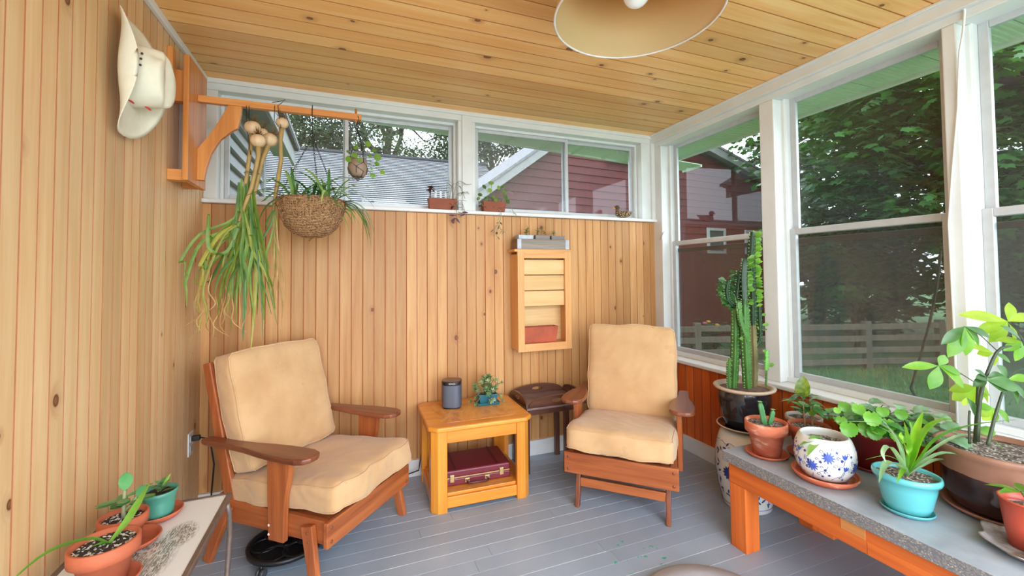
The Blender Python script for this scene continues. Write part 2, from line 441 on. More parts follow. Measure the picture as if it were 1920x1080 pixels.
# --- back windows: recess behind the high sill
struct('trim_2', MB().box(XL, 2.38, YB - 0.035, YB + 0.16, 1.692, 1.7145), WHITE, bev=0.005)                 # back sill
hd = MB().box(XL, 2.44, YB - 0.002, YB + 0.16, 2.335, H).box(XL, 2.33, YB - 0.016, YB, 2.372, H); struct('trim_3', hd, WHITE2, bev=0.004)  # header
struct('trim_4', MB().box(XL, -0.685, YB + 0.0, YB + 0.14, 1.7145, 2.335), WHITE2, bev=0.004)
struct('trim_5', MB().box(0.700, 0.822, YB + 0.0, YB + 0.14, 1.7145, 2.335).box(0.725, 0.797, YB - 0.012, YB, 1.7145, 2.372), WHITE2, bev=0.004)
struct('trim_6', MB().box(2.215, 2.44, YB + 0.0, YB + 0.14, 1.7145, 2.335).box(2.30, 2.345, YB - 0.02, YB + 0.02, 1.7145, 2.335), WHITE2, bev=0.004)
def frame(m, x0, x1, y0, y1, z0, z1, w, mi=0, axis='y'):
    """four sides of a rectangular frame standing in the xz (axis y) or yz (axis x) plane"""
    if axis == 'y':
        m.box(x0, x0 + w, y0, y1, z0, z1, mi).box(x1 - w, x1, y0, y1, z0, z1, mi).box(x0 + w, x1 - w, y0, y1, z0, z0 + w, mi).box(x0 + w, x1 - w, y0, y1, z1 - w, z1, mi)
    else:
        m.box(x0, x1, y0, y0 + w, z0, z1, mi).box(x0, x1, y1 - w, y1, z0, z1, mi).box(x0, x1, y0 + w, y1 - w, z0, z0 + w, mi).box(x0, x1, y0 + w, y1 - w, z1 - w, z1, mi)
    return m
def back_window(name, x0, x1, xm, g1, g2):
    w = struct(name, frame(MB(), x0, x1, YB + 0.06, YB + 0.135, 1.7145, 2.335, 0.018), WHITE2, bev=0.003)
    for a, b, yy, g in ((x0 + 0.018, xm + 0.016, YB + 0.070, g1), (xm - 0.018, x1 - 0.018, YB + 0.098, g2)):
        s = obj('sash', frame(MB(), a, b, yy, yy + 0.022, 1.7325, 2.317, 0.024), ALU, w, 0.003, False)
        obj('pane', MB().box(a + 0.02, b - 0.02, yy + 0.009, yy + 0.013, 1.75, 2.30), g, s, 0, False)
    return w
back_window('window_1', -0.685, 0.700, -0.012, GLASS, GLASS)
back_window('window_2', 0.822, 2.215, 1.568, GLASS_HAZY, GLASS)

# --- right windows: deep white ledge, posts, double-hung sashes
struct('trim_7', MB().box(XR - 0.028, 2.50, YF, YB + 0.06, 0.618, 0.643), WHITE, bev=0.006)
struct('trim_8', MB().box(2.33, 2.50, YF, YB + 0.06, 2.300, H).box(XR, 2.33, YF, YB, 2.335, H).box(XR - 0.014, XR, YF, YB, 2.385, H), WHITE2, bev=0.004)
posts = [(2.715, 2.93), (1.752, 1.845), (0.945, 0.992), (-0.02, 0.05), (-0.72, -0.6)]
for k, (a, b) in enumerate(posts):
    m = MB().box(2.33, 2.475, a, b, 0.643, 2.300)
    if k in (1, 2): m.box(2.395, 2.475, a - 0.018, b + 0.018, 0.643, 2.300)
    struct('trim_%d' % (9 + k), m, WHITE2, bev=0.005)
def right_window(name, y0, y1):
    w = struct(name, frame(MB(), 2.40, 2.47, y0, y1, 0.643, 2.326, 0.022, axis='x').box(2.385, 2.41, y0, y1, 0.643, 0.672), WHITE2, bev=0.003)
    a, b = y0 + 0.022, y1 - 0.022; zr = 1.516
    up = obj('upper_sash', frame(MB(), 2.438, 2.46, a, b, zr - 0.02, 2.305, 0.034, axis='x'), ALU, w, 0.003, False)
    obj('pane', MB().box(2.447, 2.451, a + 0.028, b - 0.028, zr, 2.275), GLASS, up, 0, False)
    lo = obj('lower_sash', frame(MB(), 2.410, 2.434, a, b, 0.672, zr + 0.014, 0.034, axis='x'), ALU, w, 0.003, False)
    obj('pane', MB().box(2.420, 2.424, a + 0.03, b - 0.03, 0.70, zr - 0.015), GLASS, lo, 0, False)
    scr = obj('insect_screen', MB().box(2.463, 2.4645, a, b, 0.68, 1.47), SCREEN, w, 0, False)
    obj('screen_rail', MB().box(2.455, 2.47, a, b, 1.445, 1.475), DARKGAP, scr, 0.003, False)
    return w
right_window('window_3', 1.845, 2.715)
right_window('window_4', 0.992, 1.752)
right_window('window_5', 0.05, 0.945)
right_window('window_6', -0.60, -0.02)

# ------------------------------------------------------------------ outside
OUT = 0.40
GR = -0.62
SOFFIT = plain('green_grey_soffit_vinyl', lin(196, 212, 186), 0.5, 0.06, 20)
SOFFIT_E = plain('soffit_fascia', lin(206, 218, 200), 0.5, 0.06)
# the porch's own eaves: level along the right side, a sloping rake across the back
ev = struct('trim_20', MB().box(2.47, 2.76, YF, 3.30, 2.44, 2.47), DARKGAP)
y = 3.25
while y > YF:
    m = MB().box(2.475, 2.735, y - 0.30, y - 0.004, 2.296, 2.310)
    for q in range(12): m.box(2.48, 2.73, y - 0.29 + q * 0.0245, y - 0.282 + q * 0.0245, 2.2925, 2.297)
    obj('soffit_panel', m, SOFFIT, ev, 0, False); y -= 0.30
obj('fascia', MB().box(2.735, 2.76, YF, 3.28, 2.278, 2.47), SOFFIT_E, ev, 0.004, False)
rk = struct('trim_21', MB().add([(0.0, YB + 0.02, 2.47), (2.76, YB + 0.02, 2.44), (2.76, 3.26, 2.44), (0.0, 3.26, 2.47), (0.0, YB + 0.02, 2.50), (2.76, YB + 0.02, 2.47), (2.76, 3.26, 2.47), (0.0, 3.26, 2.50)],
    [(0, 1, 2, 3), (7, 6, 5, 4), (0, 4, 5, 1), (1, 5, 6, 2), (2, 6, 7, 3), (3, 7, 4, 0)]), DARKGAP)
rz = lambda x: 2.395 - (x - 0.07) * 0.0475
x = 0.0
while x < 2.7:
    b = x + 0.296
    m = MB()
    for (u0, u1, dz) in ((x, b, 0.012), (x + 0.28, x + 0.292, -0.008)):
        m.add([(u0, YB + 0.14, rz(u0) + dz - .012), (u1, YB + 0.14, rz(u1) + dz - .012), (u1, 3.18, rz(u1) + dz - .012), (u0, 3.18, rz(u0) + dz - .012),
               (u0, YB + 0.14, rz(u0) + .004), (u1, YB + 0.14, rz(u1) + .004), (u1, 3.18, rz(u1) + .004), (u0, 3.18, rz(u0) + .004)],
              [(0, 3, 2, 1), (4, 5, 6, 7), (0, 1, 5, 4), (1, 2, 6, 5), (2, 3, 7, 6), (3, 0, 4, 7)])
    obj('soffit_panel', m, SOFFIT, rk, 0, False); x += 0.30
m = MB()
m.add([(0.0, 3.18, rz(0) - .012), (2.76, 3.18, rz(2.76) - .012), (2.76, 3.205, rz(2.76) - .012), (0.0, 3.205, rz(0) - .012), (0.0, 3.18, 2.50), (2.76, 3.18, 2.47), (2.76, 3.205, 2.47), (0.0, 3.205, 2.50)],
      [(0, 3, 2, 1), (4, 5, 6, 7), (0, 1, 5, 4), (1, 2, 6, 5), (2, 3, 7, 6), (3, 0, 4, 7)])
obj('fascia', m, SOFFIT_E, rk, 0, False)

# ground, drive
def grass_mat():
    t = NT('lawn'); w = t.n('NewGeometry').outputs['Position']
    c = t.ramp(t.noise(w, 0.9, 6), [(0.3, lin(84, 132, 74, OUT * 1.5)), (0.55, lin(110, 156, 96, OUT * 1.5)), (0.75, lin(146, 174, 120, OUT * 1.5))])
    c = t.mix(t.math('MULTIPLY', t.noise(w, 24, 4), 0.6), c, lin(76, 120, 68, OUT * 1.3)); t.set(Base_Color=c, Roughness=0.9); t.bump(t.noise(w, 40, 4), 0.7, 0.05); return t.m
struct('ground', MB().add([(-40, -30, GR), (60, -30, GR), (60, 60, GR), (-40, 60, GR)], [(0, 1, 2, 3)]), grass_mat())
DRIVE = plain('gravel_drive', lin(150, 142, 130, OUT), 0.9, 0.3, 5, 0.5)
struct('driveway', MB().prism([(11.2, 3.4), (14.0, 3.9), (22, 2.0), (30, -6), (22, -8), (14, -2)], 'z', GR - 0.02, GR + 0.02), DRIVE)
GRASSB = leafmat('grass_blade', lin(96, 146, 84, OUT * 1.5), lin(140, 172, 112, OUT * 1.5), 0.6, 0.25)
m = MB(); rg = random.Random(3)
for k in range(9000):
    px, py = rg.uniform(3.6, 10), rg.uniform(0.5, 6.2)
    h = rg.uniform(0.04, 0.09); a = rg.uniform(0, PI); dx, dy = math.cos(a) * 0.012, math.sin(a) * 0.012
    m.add([(px - dx, py - dy, GR), (px + dx, py + dy, GR), (px + rg.uniform(-.03, .03), py + rg.uniform(-.03, .03), GR + h)], [(0, 1, 2)])
tag(obj('grass', m, GRASSB, kind='stuff'), 'short green lawn grass growing outside below the window panes', 'grass')

# red barn beyond the porch: clapboards one by one, uneven gable
BARN = plain('barn_red_paint', lin(138, 44, 48, OUT * 0.9), 0.6, 0.14, 3, 0.1)
BARN_W = plain('barn_white_trim', lin(222, 222, 218, OUT), 0.6, 0.1, 6)
SHIN = plain('grey_shingles', lin(168, 166, 168, OUT * 1.35), 0.9, 0.25, 14, 0.3)
BGLASS = plain('barn_window_glass', lin(84, 100, 100, OUT), 0.12, 0.3, 2, spec=0.8)
bang = math.radians(5); be = V(math.cos(bang), math.sin(bang), 0); bn = V(math.sin(bang), -math.cos(bang), 0)
BASE = V(5.6, 8.57, 0)
barn = thing('red_barn', 'red clapboard barn with white rake boards, seen through the back and side windows', 'building', (5.6, 8.57, GR), bang)
def bl(s_, t_, z_): return (s_, -t_, z_ - GR)      # along the wall, out of the wall towards us, up
AP = (0.30, 5.30)
def edge_z(s_): return AP[1] + (s_ - AP[0]) * 0.73 if s_ < AP[0] else AP[1] - (s_ - AP[0]) * 0.262
S0, S1 = -4.4, 6.6
z = GR + 0.1
while z < AP[1] - 0.1:
    z1 = z + 0.178
    lo = max(S0, AP[0] - (AP[1] - z) / 0.73); hi = min(S1, AP[0] + (AP[1] - z) / 0.262)
    lo1 = max(S0, AP[0] - (AP[1] - z1) / 0.73); hi1 = min(S1, AP[0] + (AP[1] - z1) / 0.262)
    if z1 > AP[1]: lo1 = hi1 = AP[0]
    m = MB().add([bl(lo, 0.030, z), bl(hi, 0.030, z), bl(hi1, 0.006, z1), bl(lo1, 0.006, z1), bl(lo, 0.0, z), bl(hi, 0.0, z), bl(hi1, -0.01, z1), bl(lo1, -0.01, z1)],
                 [(0, 1, 2, 3), (7, 6, 5, 4), (4, 5, 1, 0), (1, 5, 6, 2), (2, 6, 7, 3), (3, 7, 4, 0)])
    local('clapboard', m, BARN, barn); z = z1
sol = MB().add([bl(S0, -0.02, GR), bl(S1, -0.02, GR), bl(S1, -0.02, edge_z(S1)), bl(*[AP[0], -0.02, AP[1]]), bl(S0, -0.02, edge_z(S0)),
                bl(S0, -3.6, GR), bl(S1, -3.6, GR), bl(S1, -3.6, edge_z(S1)), bl(AP[0], -3.6, AP[1]), bl(S0, -3.6, edge_z(S0))],
               [(0, 1, 2, 3, 4), (9, 8, 7, 6, 5), (0, 5, 6, 1), (1, 6, 7, 2), (4, 9, 5, 0)])
local('wall', sol, BARN, barn)
for (sa, sb) in ((S0 - 0.3, AP[0]), (AP[0], S1 + 0.6)):
    za = edge_z(sa) if sa != S0 - 0.3 else AP[1] + (sa - AP[0]) * 0.73; zb = edge_z(sb)
    def slab(t0, t1, d0, d1):
        return MB().add([bl(sa, t0, za + d0), bl(sb, t0, zb + d0), bl(sb, t1, zb + d0), bl(sa, t1, za + d0), bl(sa, t0, za + d1), bl(sb, t0, zb + d1), bl(sb, t1, zb + d1), bl(sa, t1, za + d1)],
                        [(0, 1, 2, 3), (7, 6, 5, 4), (0, 4, 5, 1), (1, 5, 6, 2), (2, 6, 7, 3), (3, 7, 4, 0)])
    local('roof', slab(-3.8, 0.36, 0.20, 0.26), SHIN, barn)
    local('rake_board', slab(0.28, 0.33, 0.0, 0.21), BARN_W, barn)
    local('soffit', slab(0.02, 0.28, 0.10, 0.12), BARN_W, barn)
for s_ in (3.50, 5.06):
    fr = local('window', frame(MB(), s_, s_ + 0.72, -0.075, -0.02, 1.80 - GR, 2.50 - GR, 0.075), BARN_W, barn, 0.006)
    local('pane', MB().box(s_ + 0.07, s_ + 0.65, -0.045, -0.03, 1.87 - GR, 2.43 - GR), BGLASS, fr)
local('ledge_board', MB().box(0.12, 1.75, -0.16, -0.02, 3.95 - GR, 4.10 - GR), BARN_W, barn, 0.01)

# long low garage behind, its shingled roof facing us
gar = thing('long_garage', 'long low building with a wide grey shingle roof beyond the back window', 'building', (0.0, 14.0, GR))
m = MB()
GY0, GY1, GZ0, GZ1, NC = 12.7, 17.6, 2.2, 6.05, 44
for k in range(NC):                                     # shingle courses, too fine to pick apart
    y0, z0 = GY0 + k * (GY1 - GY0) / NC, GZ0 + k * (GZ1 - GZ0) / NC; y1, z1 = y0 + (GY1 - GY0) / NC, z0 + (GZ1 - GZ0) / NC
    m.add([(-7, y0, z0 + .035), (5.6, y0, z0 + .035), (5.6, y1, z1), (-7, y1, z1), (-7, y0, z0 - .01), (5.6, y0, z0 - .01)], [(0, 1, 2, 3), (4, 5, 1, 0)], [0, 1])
obj('roof', m, [SHIN, plain('shingle_shadow_line', lin(84, 82, 90, OUT * .8), 0.9, 0.3, 9)], gar)  # course fronts coloured darker to paint the shadow line under each row
obj('wall', MB().box(-6.7, 5.3, 13.2, 21.5, GR, 2.3), BARN, gar)
obj('rear_roof', MB().add([(-7, GY1, GZ1), (5.6, GY1, GZ1), (5.6, 22.2, 2.3), (-7, 22.2, 2.3), (-7, GY1, GZ1 - .1), (5.6, GY1, GZ1 - .1), (5.6, 22.2, 2.2), (-7, 22.2, 2.2)],
    [(0, 1, 2, 3), (7, 6, 5, 4), (0, 4, 5, 1), (1, 5, 6, 2), (2, 6, 7, 3), (3, 7, 4, 0)]), SHIN, gar)
obj('ridge_cap', MB().box(-7, 5.6, GY1 - .12, GY1 + .12, GZ1 - .02, GZ1 + .06), plain('ridge_dark', lin(92, 92, 102, OUT), 0.9), gar)

# the house's own wing: grey lap siding running away from the porch
WING = plain('grey_lap_siding', lin(206, 206, 206, OUT * 1.3), 0.6, 0.06, 6)
wing = thing('house_wing', 'grey lap siding wing of the house with white fascia, behind the first back window', 'building', (-1.2, 3.6, GR))
for k in range(27):
    z0 = 0.4 + k * 0.106
    m = MB().add([(-0.682, 2.95, z0), (-0.682, 4.25, z0), (-0.712, 4.25, z0 + 0.106), (-0.712, 2.95, z0 + 0.106), (-0.72, 2.95, z0), (-0.72, 4.25, z0), (-0.72, 4.25, z0 + 0.106), (-0.72, 2.95, z0 + 0.106)],
                 [(0, 1, 2, 3), (7, 6, 5, 4), (0, 4, 5, 1), (1, 5, 6, 2), (2, 6, 7, 3), (3, 7, 4, 0)])
    obj('siding_board', m, WING, wing)
obj('wall', MB().box(-4.0, -0.72, 2.95, 4.25, GR, 3.2), WING, wing)
obj('corner_board', MB().box(-0.76, -0.675, 4.19, 4.275, GR, 2.75), BARN_W, wing, 0.004)
obj('soffit', MB().box(-0.70, -0.52, 2.95, 4.85, 2.50, 2.53), BARN_W, wing)
obj('fascia', MB().box(-0.535, -0.51, 2.95, 4.87, 2.42, 2.60), BARN_W, wing, 0.004)
obj('drip_edge', MB().box(-0.51, -0.475, 2.95, 4.90, 2.575, 2.60), plain('dark_drip_edge', lin(92, 92, 94, OUT), 0.5), wing, 0.004)
obj('roof', MB().add([(-0.47, 2.95, 2.60), (-0.47, 4.95, 2.60), (-3.8, 4.95, 4.4), (-3.8, 2.95, 4.4), (-0.47, 2.95, 2.64), (-0.47, 4.95, 2.64), (-3.8, 4.95, 4.46), (-3.8, 2.95, 4.46)],
    [(0, 3, 2, 1), (4, 5, 6, 7), (0, 1, 5, 4), (1, 2, 6, 5), (2, 3, 7, 6), (3, 0, 4, 7)]), SHIN, wing)

# split rail fence
FENCE = wood('weathered_fence', lin(174, 162, 142, OUT * .9), lin(132, 122, 106, OUT * .9), 'z', rough=0.85, jitter=0.15)
fdir = V(0.944, -0.33, 0).normalized(); f0 = V(8.05, 5.82, GR)
fence = thing('rail_fence', 'weathered wooden four-rail fence on the lawn outside the side windows', 'fence', f0)
def fp(s_, z_, off=0): return V(0, 0, 0) + fdir * s_ + V(fdir.y, -fdir.x, 0) * off + V(0, 0, z_)
spots_f = [-3.6, -1.85, 0.0, 1.52, 3.0]
for s_ in spots_f:
    local('post', MB().beam(fp(s_, 0), fp(s_, 0.93 + rnd(-.02, .02)), 0.13, 0.11, fdir), FENCE, fence, 0.012)
for a, b in zip(spots_f[:-1], spots_f[1:]):
    for zz in (0.15, 0.37, 0.60, 0.82):
        local('rail', MB().beam(fp(a - .02, zz + rnd(-.012, .012), 0.035), fp(b + .02, zz + rnd(-.012, .012), 0.035), 0.035, 0.115, V(fdir.y, -fdir.x, 0)), FENCE, fence, 0.01)

# trees
BARK = plain('grey_bark', lin(104, 96, 86, OUT), 0.9, 0.35, 8, 0.6)
BARKD = plain('dark_bark', lin(70, 64, 58, OUT), 0.9, 0.35, 8, 0.6)
MAPLE = leafmat('maple_leaf', lin(52, 112, 58, OUT * 1.2), lin(112, 172, 96, OUT * 1.2), 0.35, 0.35, 1.2)
LEAF1 = leafmat('tree_leaf_fine', lin(92, 118, 84, OUT), lin(140, 160, 124, OUT), 0.5, 0.35, 0.8)
LEAF2 = leafmat('tree_leaf_dark', lin(46, 82, 54, OUT), lin(84, 122, 78, OUT), 0.45, 0.3, 0.8)
STAR = [(0, -0.5), (0.22, -0.3), (0.5, -0.12), (0.32, 0.02), (0.42, 0.3), (0.18, 0.22), (0, 0.55), (-0.18, 0.22), (-0.42, 0.3), (-0.32, 0.02), (-0.5, -0.12), (-0.22, -0.3)]
OVAL = [(0, -0.5), (0.24, -0.15), (0.2, 0.2), (0, 0.5), (-0.2, 0.2), (-0.24, -0.15)]
def foliage(name, centers, radii, nper, size, shape, mat, parent, seed, flat=0.35, squash=0.45):
    r = np.random.RandomState(seed); cs = np.array(centers, float); K = len(cs); N = K * nper
    c = np.repeat(cs, nper, 0); rr = np.repeat(np.array(radii, float), nper)[:, None]
    p = r.normal(0, 1, (N, 3)); p /= np.linalg.norm(p, axis=1)[:, None]; p *= r.uniform(0.3, 1, (N, 1)) ** 0.5
    p[:, 2] *= squash; pos = c + p * rr
    nz = np.stack([r.normal(0, flat, N), r.normal(0, flat, N), np.ones(N)], 1) + p * 0.5; nz /= np.linalg.norm(nz, axis=1)[:, None]
    a = r.normal(0, 1, (N, 3)); u = np.cross(nz, a); u /= np.linalg.norm(u, axis=1)[:, None]; v = np.cross(nz, u)
    s = size * r.uniform(0.65, 1.25, (N, 1)); k = len(shape)
    pts = np.empty((N, k, 3))
    for i, (x, y) in enumerate(shape): pts[:, i] = pos + u * s * x + v * s * y - nz * s * (0.25 * (x * x + y * y))
    me = bpy.data.meshes.new(name); me.vertices.add(N * k); me.vertices.foreach_set('co', (pts.reshape(-1, 3) - np.array(root_of(parent).location)).ravel())
    me.loops.add(N * k); me.loops.foreach_set('vertex_index', np.arange(N * k, dtype=np.int32))
    me.polygons.add(N); me.polygons.foreach_set('loop_start', np.arange(0, N * k, k, dtype=np.int32))
    me.update(calc_edges=True); me.validate(); me.materials.append(mat)
    o = bpy.data.objects.new(name, me); COL.objects.link(o); o.parent = parent; o['kind'] = 'stuff'; return o
def crown_clusters(c, R, n, seed, inner=0.35, low=-1.0):
    r = random.Random(seed); out = []
    while len(out) < n:
        p = V(r.gauss(0, 1), r.gauss(0, 1), r.gauss(0, 1)).normalized()
        if p.z < low: continue
        q = r.uniform(inner, 1) ** 0.5
        out.append((c[0] + p.x * R[0] * q, c[1] + p.y * R[1] * q, c[2] + p.z * R[2] * q))
    return out
def limb(p0, p1, r0, r1, seed, n=6, wob=0.12):
    r = random.Random(seed); p0, p1 = V(*p0), V(*p1); L = (p1 - p0).length
    return [p0.lerp(p1, k / n) + V(r.gauss(0, 1), r.gauss(0, 1), r.gauss(0, 1)) * wob * L * 0.25 * math.sin(PI * k / n) for k in range(n + 1)], [r0 + (r1 - r0) * k / n for k in range(n + 1)]
def tree(name, label, base, c, R, trunk_r, n, nper, size, shape, fm, bark, seed, rad=0.9, nb=9, flat=0.35, group=None, inner=0.35, low=-1.0):
    t = thing(name, label, 'tree', base, 0, group)
    top = (c[0], c[1], c[2] + R[2] * 0.5)
    p, rr = limb(base, top, trunk_r, trunk_r * 0.3, seed, 8, 0.06)
    obj('trunk', MB().tube(p, rr, 10), bark, t)
    cl = crown_clusters(c, R, n, seed + 1, inner, low)
    for k in range(nb):
        a = p[3 + k % 5]; q = cl[(k * 7) % len(cl)]
        pp, r2 = limb(a, q, trunk_r * 0.42, 0.015, seed + k, 7, 0.35); m = MB().tube(pp, r2, 7)
        for j in (3, 4, 5):
            q2 = cl[(k * 7 + j * 3) % len(cl)]
            if (V(*q2) - pp[j]).length < R[0] * 1.1:
                p3, r3 = limb(pp[j], q2, r2[j] * 0.6, 0.008, seed + k * 5 + j, 5, 0.4); m.tube(p3, r3, 5)
        obj('branch', m, bark, t)
    rs = random.Random(seed + 9)
    foliage('foliage', cl, [rad * rs.uniform(0.7, 1.3) for _ in cl], nper, size, shape, fm, t, seed, flat)
    return t
tree('maple_tree', 'big dense dark green maple filling the side windows behind the fence', (13.8, 5.4, GR), (12.9, 4.9, 4.9), (4.5, 3.9, 4.6), 0.42, 420, 95, 0.20, STAR, MAPLE, BARKD, 21, 0.85, 12, inner=0.25)
tree('understory_tree', 'low leafy young tree in the shade under the maple, behind the fence', (11.9, 6.9, GR), (11.8, 6.9, 1.3), (1.5, 0.9, 1.7), 0.07, 45, 80, 0.18, STAR, MAPLE, BARKD, 31, 0.55, 4, inner=0.2)
for sx_, sy_, lb in ((14.6, 8.3, 'dark shrub behind the fence, left of the maple trunk'), (16.6, 5.4, 'dark shrub in the shade behind the maple trunk'), (17.6, 2.6, 'dark shrub past the drive, right of the maple trunk')):
    tree('lilac_shrub', lb, (sx_, sy_, GR), (sx_, sy_, 0.9), (1.9, 1.5, 1.7), 0.06, 60, 80, 0.20, STAR, LEAF2, BARKD, int(sx_ * 10), 0.6, 4, group='shrubs behind the fence', inner=0.2)
tree('shade_tree', 'dark broad tree beyond the drive, past the maple trunk', (19.5, 4.4, GR), (19.5, 3.6, 4.2), (3.6, 5.2, 4.4), 0.35, 150, 90, 0.26, STAR, LEAF2, BARKD, 41, 1.0, 8)
tree('ash_tree', 'open crowned grey ash tree with bare crooked limbs over the garage roof', (1.8, 25.0, GR), (2.2, 25.0, 10.6), (6.6, 2.6, 4.8), 0.40, 320, 110, 0.17, OVAL, LEAF1, BARK, 51, 0.95, 14, 0.8)
tree('willow_tree', 'pale leafy tree behind the garage, at the wing wall end', (-5.0, 25.5, GR), (-4.6, 25.5, 10.0), (5.4, 2.5, 5.2), 0.40, 280, 110, 0.17, OVAL, LEAF1, BARK, 61, 0.95, 11, 0.8)
tree('oak_tree', 'rounded mid green tree rising behind the ridge beside the red gable', (8.2, 24.5, GR), (8.0, 24.5, 8.6), (3.8, 2.2, 4.2), 0.30, 190, 110, 0.19, OVAL, LEAF2, BARK, 71, 0.9, 7, 0.8)
tree('poplar_tree', 'tall tree peeking over the long side of the red roof', (13.5, 16.5, GR), (13.2, 15.8, 6.4), (3.2, 2.6, 4.0), 0.3, 130, 80, 0.2, OVAL, LEAF2, BARKD, 81, 0.9, 8, 0.8)
tree('spruce_tree', 'dark tree at the far end of the fence, left of the maple trunk', (17.3, 11.4, GR), (17.0, 11.2, 3.8), (3.4, 2.8, 4.0), 0.3, 140, 80, 0.22, STAR, LEAF2, BARKD, 91, 0.9, 6)
# flowering weeds along the barn, over the fence
WEED = leafmat('weed_leaf', lin(84, 124, 92, OUT), lin(130, 164, 132, OUT), 0.5, 0.3)
FLOW = plain('yellow_petal', lin(226, 170, 50, OUT * 1.4), 0.5); PINKF = plain('pink_petal', lin(206, 110, 130, OUT * 1.4), 0.5)
def weed(px, py_top, d, label, flower, seed):
    r = random.Random(seed); top = at(px, py_top, d=d); b = V(top.x, top.y, GR)
    t = thing('flowering_bush', label, 'bush', b); hgt = top.z - GR; mf = MB()
    for k in range(6):
        p1 = b + V(r.uniform(-.45, .45), r.uniform(-.3, .3), hgt * r.uniform(0.7, 1)); obj('stem', MB().tube([b + V(r.uniform(-.1, .1), 0, 0), b.lerp(p1, .5) + V(.04, 0, 0), p1], [.012, .009, .005], 5), WEED, t)
        for j in range(16):
            q = b.lerp(p1, r.uniform(0.35, 1.0)); a = r.uniform(0, 2 * PI)
            mf.leaf(q, (math.cos(a), math.sin(a), r.uniform(-.1, .5)), (0, 0, 1), r.uniform(.16, .3), r.uniform(.06, .1), 4)
        if flower:
            fl_ = MB().ball(p1, (.05, .05, .03), 8, 5); obj('flower', fl_, flower, t)
    obj('foliage', mf, WEED, t, kind='stuff')
weed(1278, 600, 8.6, 'leafy bush with pink heads at the barn foot, nearest the window corner', PINKF, 1)
weed(1312, 612, 8.9, 'leafy bush behind the first fence post', None, 2)
weed(1338, 596, 9.0, 'taller pale weed between fence post and cactus', FLOW, 3)
weed(1385, 600, 9.2, 'leafy bush behind the tall cactus stems', None, 4)
# a bare stick leaning on the screen outside the second window
hp = [at(1764, 470, x=2.75), at(1756, 540, x=2.76), at(1742, 610, x=2.76), at(1728, 660, x=2.75), at(1708, 728, x=2.70), V(2.68, 1.15, 0.3), V(2.72, 1.2, GR)]
tag(obj('dry_vine', MB().tube(hp, 0.006, 6), BARK), 'thin bare vine hanging outside the second side window', 'vine')

# ------------------------------------------------------------------ furniture
CW = {a: wood('chair_cherry_' + a, lin(186, 106, 58), lin(138, 68, 34), a, rough=0.38, jitter=0.10, coat=0.15) for a in 'xyz'}
CWD = {a: wood('arm_walnut_' + a, lin(146, 84, 56), lin(98, 50, 32), a, rough=0.3, jitter=0.08, coat=0.25) for a in 'xyz'}
def cushion_mat():
    t = NT('tan_cotton'); v = t.coord()
    c = t.ramp(t.noise(v, 4.5, 5), [(0.28, lin(194, 150, 104)), (0.5, lin(203, 163, 117)), (0.75, lin(212, 174, 128))])
    c = t.mix(t.math('MULTIPLY', t.math('GREATER_THAN', t.noise(v, 9, 6), 0.66), 0.25), c, lin(180, 130, 84))
    t.set(Base_Color=c, Roughness=0.9); t.bsdf.inputs['Sheen Weight'].default_value = 0.3
    wv = t.n('TexWave', wave_type='BANDS', bands_direction='DIAGONAL'); wv.inputs['Scale'].default_value = 5; wv.inputs['Distortion'].default_value = 9; wv.inputs['Detail'].default_value = 2; t.l(t.map(v, (1, 1, 1.3)), wv.inputs[0])
    h = t.math('ADD', t.math('MULTIPLY', wv.outputs['Fac'], 0.5), t.noise(v, 14, 4)); t.bump(h, 0.25, 0.012); return t.m
TAN = cushion_mat()
SCREW = plain('screw_head', lin(120, 66, 40), 0.4)
SCREWW = plain('pale_screw', lin(214, 190, 176), 0.4)
def pillow(half, r, bulge, seed, n=20, wr=0.006, sag=0.0):
    """puffed cushion block; half sizes, edge radius, how far the faces swell"""
    off = V(seed * 7.3, seed * 3.1, seed)
    def fn(p):
        x, y, z = p.x / half[0], p.y / half[1], p.z / half[2]
        q = V(p.x, p.y, p.z)
        q.z += math.copysign(bulge, z) * (1 - x * x) * (1 - y * y) * min(1, abs(z) * 1.3)
        q.y += math.copysign(bulge * .4, y) * (1 - x * x) * (1 - z * z) * abs(y) ** 3
        q.x += math.copysign(bulge * .4, x) * (1 - y * y) * (1 - z * z) * abs(x) ** 3
        if z > 0: q.z -= sag * math.exp(-((x - 0.1) ** 2 + (y + 0.1) ** 2) * 3)
        e = max(abs(x), abs(y)) ** 4
        nn = V(p.x * 9, p.y * 9, p.z * 7) + off
        q += V(noise.noise(nn), noise.noise(nn + V(9, 0, 0)), noise.noise(nn + V(0, 9, 0))) * wr * (0.5 + e)
        d = noise.noise(V(p.x * 22, p.y * 5, p.z * 22) + off) * wr * 0.5; q.z += d * (1 if z > 0 else -1)
        return q
    m = MB().rbox(half, r, n, fn); m.pipes = []
    for zz in (half[2] - r * .45, -half[2] + r * .45):
        ring_ = []; k = 22; a, b = half[0] - r * .12, half[1] - r * .12
        for (x0_, y0_), (x1_, y1_) in zip([(-a, -b), (a, -b), (a, b), (-a, b)], [(a, -b), (a, b), (-a, b), (-a, -b)]):
            dx, dy = (x1_ - x0_), (y1_ - y0_); L_ = math.hypot(dx, dy); t0 = r * .55 / L_
            for i in range(k + 1):
                q = t0 + (1 - 2 * t0) * i / k; ring_.append(fn(V(x0_ + dx * q, y0_ + dy * q, zz)))
        m.pipes.append(ring_ + [ring_[0]])
    return m
def piping(m, mat4, parent, mat):
    for p in m.pipes: local('piping', MB().tube([mat4 @ q for q in p], 0.0032, 6, cap=False), mat, parent)
